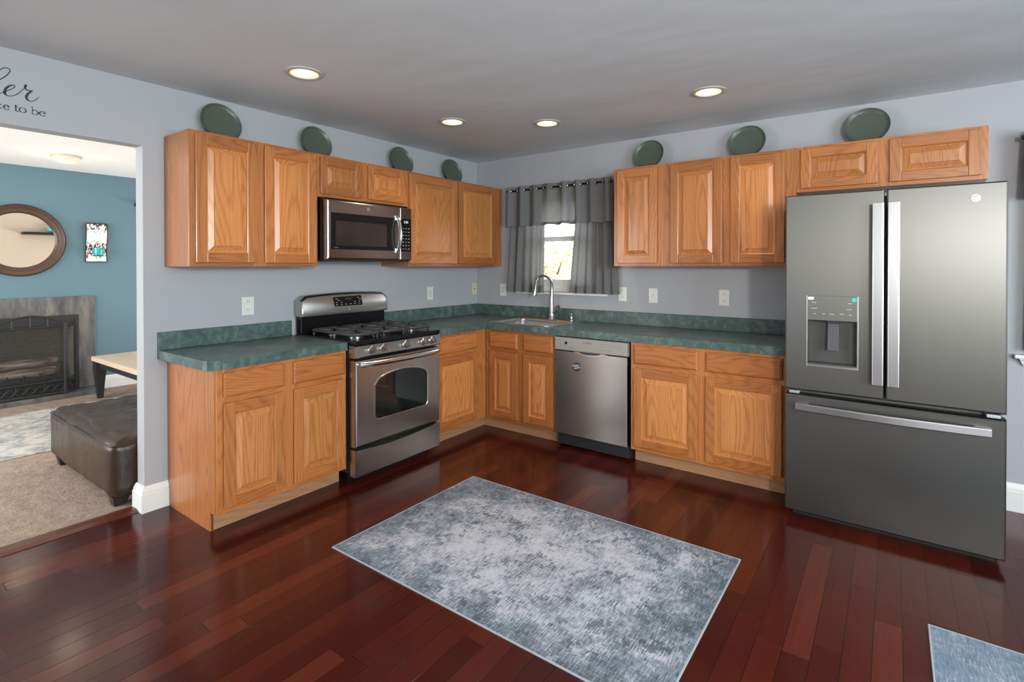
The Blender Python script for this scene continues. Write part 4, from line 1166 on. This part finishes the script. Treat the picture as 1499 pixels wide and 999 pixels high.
mi = thing('round_mirror', 'round mirror in a dark wooden frame on the teal wall', 'mirror', (TX+0.001, -2.745, 1.669))
MB().lathe([(0.372, 0.0), (0.374, 0.020), (0.360, 0.036), (0.335, 0.030), (0.322, 0.022), (0.305, 0.026), (0.292, 0.020), (0.282, 0.006)], (0, 0, 0), 'x', 64, ring=True).build('frame', FRAMEW, mi)
MB().lathe([(0.290, 0.002), (0.290, 0.005), (0.001, 0.0052)], (0, 0, 0), 'x', 64).build('mirror_glass', MIRROR, mi, smooth=0)
sc = thing('candle_sconce', 'wavy mosaic wall sconce with a teal candle cup on the teal wall', 'sconce', (TX, -2.105, 1.665))
m = MB(); rings = []
for k in range(21):
    z = -0.215+0.43*k/20; x = 0.028+0.018*math.sin(z*13)
    rings.append([(x-0.006, -0.095, z), (x, -0.095, z), (x, 0.095, z), (x-0.006, 0.095, z)])
m.loft(rings); m.build('mosaic_panel', MOSAIC, sc, smooth=40)
m = MB(); rings = []
for s in (-1, 1):
    m.tube([(0.026+0.018*math.sin(z*13), s*0.097, z) for z in [-0.217+0.434*k/20 for k in range(21)]], 0.006, 6)
m.tube([(0.018, -0.095, -0.216), (0.018, 0.095, -0.216)], 0.006, 6); m.tube([(0.032, -0.095, 0.216), (0.032, 0.095, 0.216)], 0.006, 6)
m.box(0.001, 0.02, -0.03, 0.03, -0.02, 0.04); m.build('black_frame', BLACKM, sc)
MB().lathe([(0.001, -0.152), (0.058, -0.152), (0.058, -0.146), (0.001, -0.146)], (0.085, 0.0, 0), n=24).build('tray', BLACKM, sc)
cdl = thing('candle_cup', 'teal glass candle cup on the mosaic wall sconce', 'candle holder', (TX+0.085, -2.105, 1.5195))
MB().lathe([(0.001, 0.0), (0.042, 0.0), (0.048, 0.03), (0.048, 0.088), (0.045, 0.088), (0.044, 0.035), (0.001, 0.02)], n=28).build('cup', TEALG, cdl)
r2 = thing('curtain_rod', 'dark curtain rod end on the teal wall beside the opening edge', 'curtain rod', (TX, -1.72, 2.125))
m = MB(); m.tube([(0.09, 0, 0), (0.09, 1.5, 0)], 0.012, 10); m.build('pole', BLACKM, r2)
m = MB(); m.tube([(0.09, 0.0, 0), (0.09, -0.012, 0), (0.09, -0.035, 0), (0.09, -0.045, 0)], [0.013, 0.022, 0.022, 0.006], 14); m.build('finial', BLACKM, r2)
m = MB(); m.box(0.001, 0.10, 0.06, 0.075, -0.012, 0.012, 0.002); m.box(0.001, 0.10, 1.40, 1.415, -0.012, 0.012, 0.002); m.build('bracket', BLACKM, r2)

dl_ = thing('dome_light', 'frosted dome ceiling light in the living room', 'ceiling light', (-2.90, -2.59, H))
MB().lathe([(0.118, -0.0005), (0.118, -0.014), (0.108, -0.020)], n=40).build('metal_pan', simple('pan_cream', (0.55, 0.48, 0.36), 0.4), dl_)
MB().lathe([(0.106, -0.016), (0.105, -0.030), (0.090, -0.052), (0.058, -0.068), (0.001, -0.076)], n=40).build('dome', LAMPB, dl_)
d = bpy.data.lights.new('dome_lamp', 'POINT'); d.energy = 2; d.color = (1.0, 0.86, 0.66); d.shadow_soft_size = 0.12
l = bpy.data.objects.new('dome_lamp', d); COL.objects.link(l); l.location = (-2.90, -2.59, H-0.22)

# ottoman
ot = thing('ottoman', 'dark brown leather ottoman on the carpet behind the wall pier', 'ottoman', (-0.770, -2.665, 0))
def puffy(hx, hy, z0, z1, bev, amp, seed):
    t = bmesh.new(); bmesh.ops.create_cube(t, size=1.0)
    for v in t.verts: v.co = Vector((v.co.x*2*hx, v.co.y*2*hy, (z0+z1)/2+v.co.z*(z1-z0)))
    bmesh.ops.bevel(t, geom=t.edges[:], offset=bev, segments=5, affect='EDGES', profile=0.5)
    bmesh.ops.subdivide_edges(t, edges=[e for e in t.edges if e.calc_length() > 0.12], cuts=24, use_grid_fill=True)
    bmesh.ops.triangulate(t, faces=[f for f in t.faces if len(f.verts) > 4])
    t.normal_update()
    for v in t.verts:
        p = v.co
        q = 1-max(abs(p.x)/hx, abs(p.y)/hy)
        n = noise.noise(Vector((p.x*3+seed, p.y*3, p.z*3)))
        r_ = abs(noise.noise(Vector((p.x*5+seed, p.y*9+p.x*4, p.z*2))))
        up_ = 1.0 if v.normal.z > 0.5 else 0.35
        v.co += v.normal*(amp*n*up_ - 0.6*amp*max(0, 0.25-r_)*4*up_)
        if p.z > (z0+z1)/2: v.co.z += 0.02*max(0.0, min(1.0, q*2.2))
    return t
m = MB(); m.join(puffy(0.625, 0.395, 0.048, 0.400, 0.065, 0.022, 3.1)); m.build('leather_body', LEATHER, ot, smooth=70)
m = MB(); pth = [(x, y, 0.365) for x, y in rrect(-0.620, 0.620, -0.390, 0.390, 0.05)]; pth.append(pth[0]); m.tube(pth, 0.005, 6); m.build('piping', LEATHER, ot)
for sx in (-1, 1):
    for sy in (-1, 1):
        m = MB(); x, y = sx*0.530, sy*0.325
        m.loft([[(x-.03, y-.03, 0.0005), (x+.03, y-.03, 0.0005), (x+.03, y+.03, 0.0005), (x-.03, y+.03, 0.0005)], [(x-.042, y-.042, 0.06), (x+.042, y-.042, 0.06), (x+.042, y+.042, 0.06), (x-.042, y+.042, 0.06)]])
        m.build('foot', DWOOD, ot, smooth=0)
# coffee table
tb = thing('coffee_table', 'coffee table with pale wood top and black legs before the fireplace', 'table', (-2.70, -1.83, 0.008))
MB().box(-0.70, 0.70, -0.45, 0.45, 0.392, 0.440, 0.006).build('tabletop', TABLEW, tb)
m = MB(); m.box(-0.64, 0.64, -0.405, -0.385, 0.32, 0.392, 0.002); m.box(-0.64, 0.64, 0.385, 0.405, 0.32, 0.392, 0.002); m.box(-0.645, -0.625, -0.385, 0.385, 0.32, 0.392, 0.002); m.box(0.625, 0.645, -0.385, 0.385, 0.32, 0.392, 0.002)
m.build('apron', BLACKM, tb)
for sx in (-1, 1):
    for sy in (-1, 1):
        m = MB(); x, y = sx*0.640, sy*0.390; rings = []
        for z, w, dx in ((0.0, 0.024, 0.0), (0.10, 0.030, 0.004), (0.22, 0.040, 0.010), (0.31, 0.048, 0.004), (0.392, 0.048, 0.0)):
            rings.append([(x+sx*dx-w, y-w, z), (x+sx*dx+w, y-w, z), (x+sx*dx+w, y+w, z), (x+sx*dx-w, y+w, z)])
        m.loft(rings); m.build('leg', BLACKM, tb, smooth=25)
ar = MB().box(-0.75, 0.75, -1.25, 1.25, 0.0006, 0.008, 0.002).build('area_rug', AREARUG, None, loc=(-2.46, -2.60, 0))
tag(ar, 'faded multicolour area rug on the living room carpet under the coffee table', 'rug')
# shelf and vase that the mirror shows, on the beige side of the kitchen wall
sh = thing('wall_shelf', 'dark floating shelf on the beige wall, seen in the round mirror', 'shelf', (-0.10, -1.55, 1.902))
MB().box(-0.16, -0.001, -0.485, 0.485, 0.0, 0.040, 0.003).build('board', DWOOD, sh)
vs = thing('glass_vase', 'round teal vase on the floating shelf, seen in the mirror', 'vase', (-0.185, -1.665, 1.9425))
MB().lathe([(0.001, 0), (0.035, 0), (0.062, 0.03), (0.066, 0.06), (0.050, 0.095), (0.036, 0.105), (0.038, 0.112), (0.033, 0.112), (0.030, 0.10), (0.001, 0.03)], n=28).build('bowl', simple('pale_teal_glaze', (0.10, 0.52, 0.48), 0.3), vs)

# ------------------------------------------------------------------ outside the window
struct(MB().box(-9, 12, 0.13, 24, -0.5, -0.3).build('ground', LAWN, smooth=0))
def tree(name, label, x, y, h, w, n, trunk):
    root = thing(name, label, 'tree', (x, y, -0.3))
    m = MB()
    m.tube([(0, 0, 0), (0.03, 0, h*0.25), (-0.02, 0.02, h*0.5), (0.02, 0, h*0.8)], [0.11, 0.08, 0.06, 0.02] if trunk else [0.05, 0.04, 0.03, 0.01], 8)
    for k in range(6):
        a = k*1.1; z = h*(0.3+0.09*k); m.tube([(0, 0, z), (w*0.4*math.cos(a), w*0.4*math.sin(a), z+h*0.15)], [0.03, 0.008], 6)
    m.build('trunk', BARK, root)
    m = MB(); rnd = random.Random(int(x*100+y*10))
    for i in range(n):
        while True:
            p = Vector((rnd.uniform(-1, 1), rnd.uniform(-1, 1), rnd.uniform(-1, 1)))
            if p.length < 1 and noise.noise(p*2.6+Vector((x, y, 0))) > -0.14: break
        p = Vector((p.x*w, p.y*w, h*0.58+p.z*h*0.44))
        s = rnd.uniform(0.04, 0.08)
        a = Vector((rnd.uniform(-1, 1), rnd.uniform(-1, 1), rnd.uniform(-1, 1))).normalized()*s
        b_ = a.orthogonal().normalized()*s*0.6
        c_ = a.cross(b_).normalized()*s*0.12
        vv = [m.bm.verts.new(q) for q in (p-a, p+b_+c_, p+a, p-b_+c_)]
        m.bm.faces.new(vv)
    lf = m.build('foliage', LEAF, root, smooth=0)
    return root
tree('garden_shrub', 'pale autumn shrub seen low through the window over the sink', -2.2, 5.2, 2.0, 1.0, 1600, False)
tree('garden_shrub', 'orange-tinted shrub beyond the window near the right curtain', -1.7, 7.6, 2.25, 1.1, 1600, False)
tree('garden_tree', 'pale autumn tree seen through the upper window pane', -4.6, 10.6, 3.0, 1.5, 1500, True)
tree('garden_shrub', 'green shrub beyond the window near the left curtain', -4.3, 6.6, 2.1, 1.0, 1500, False)
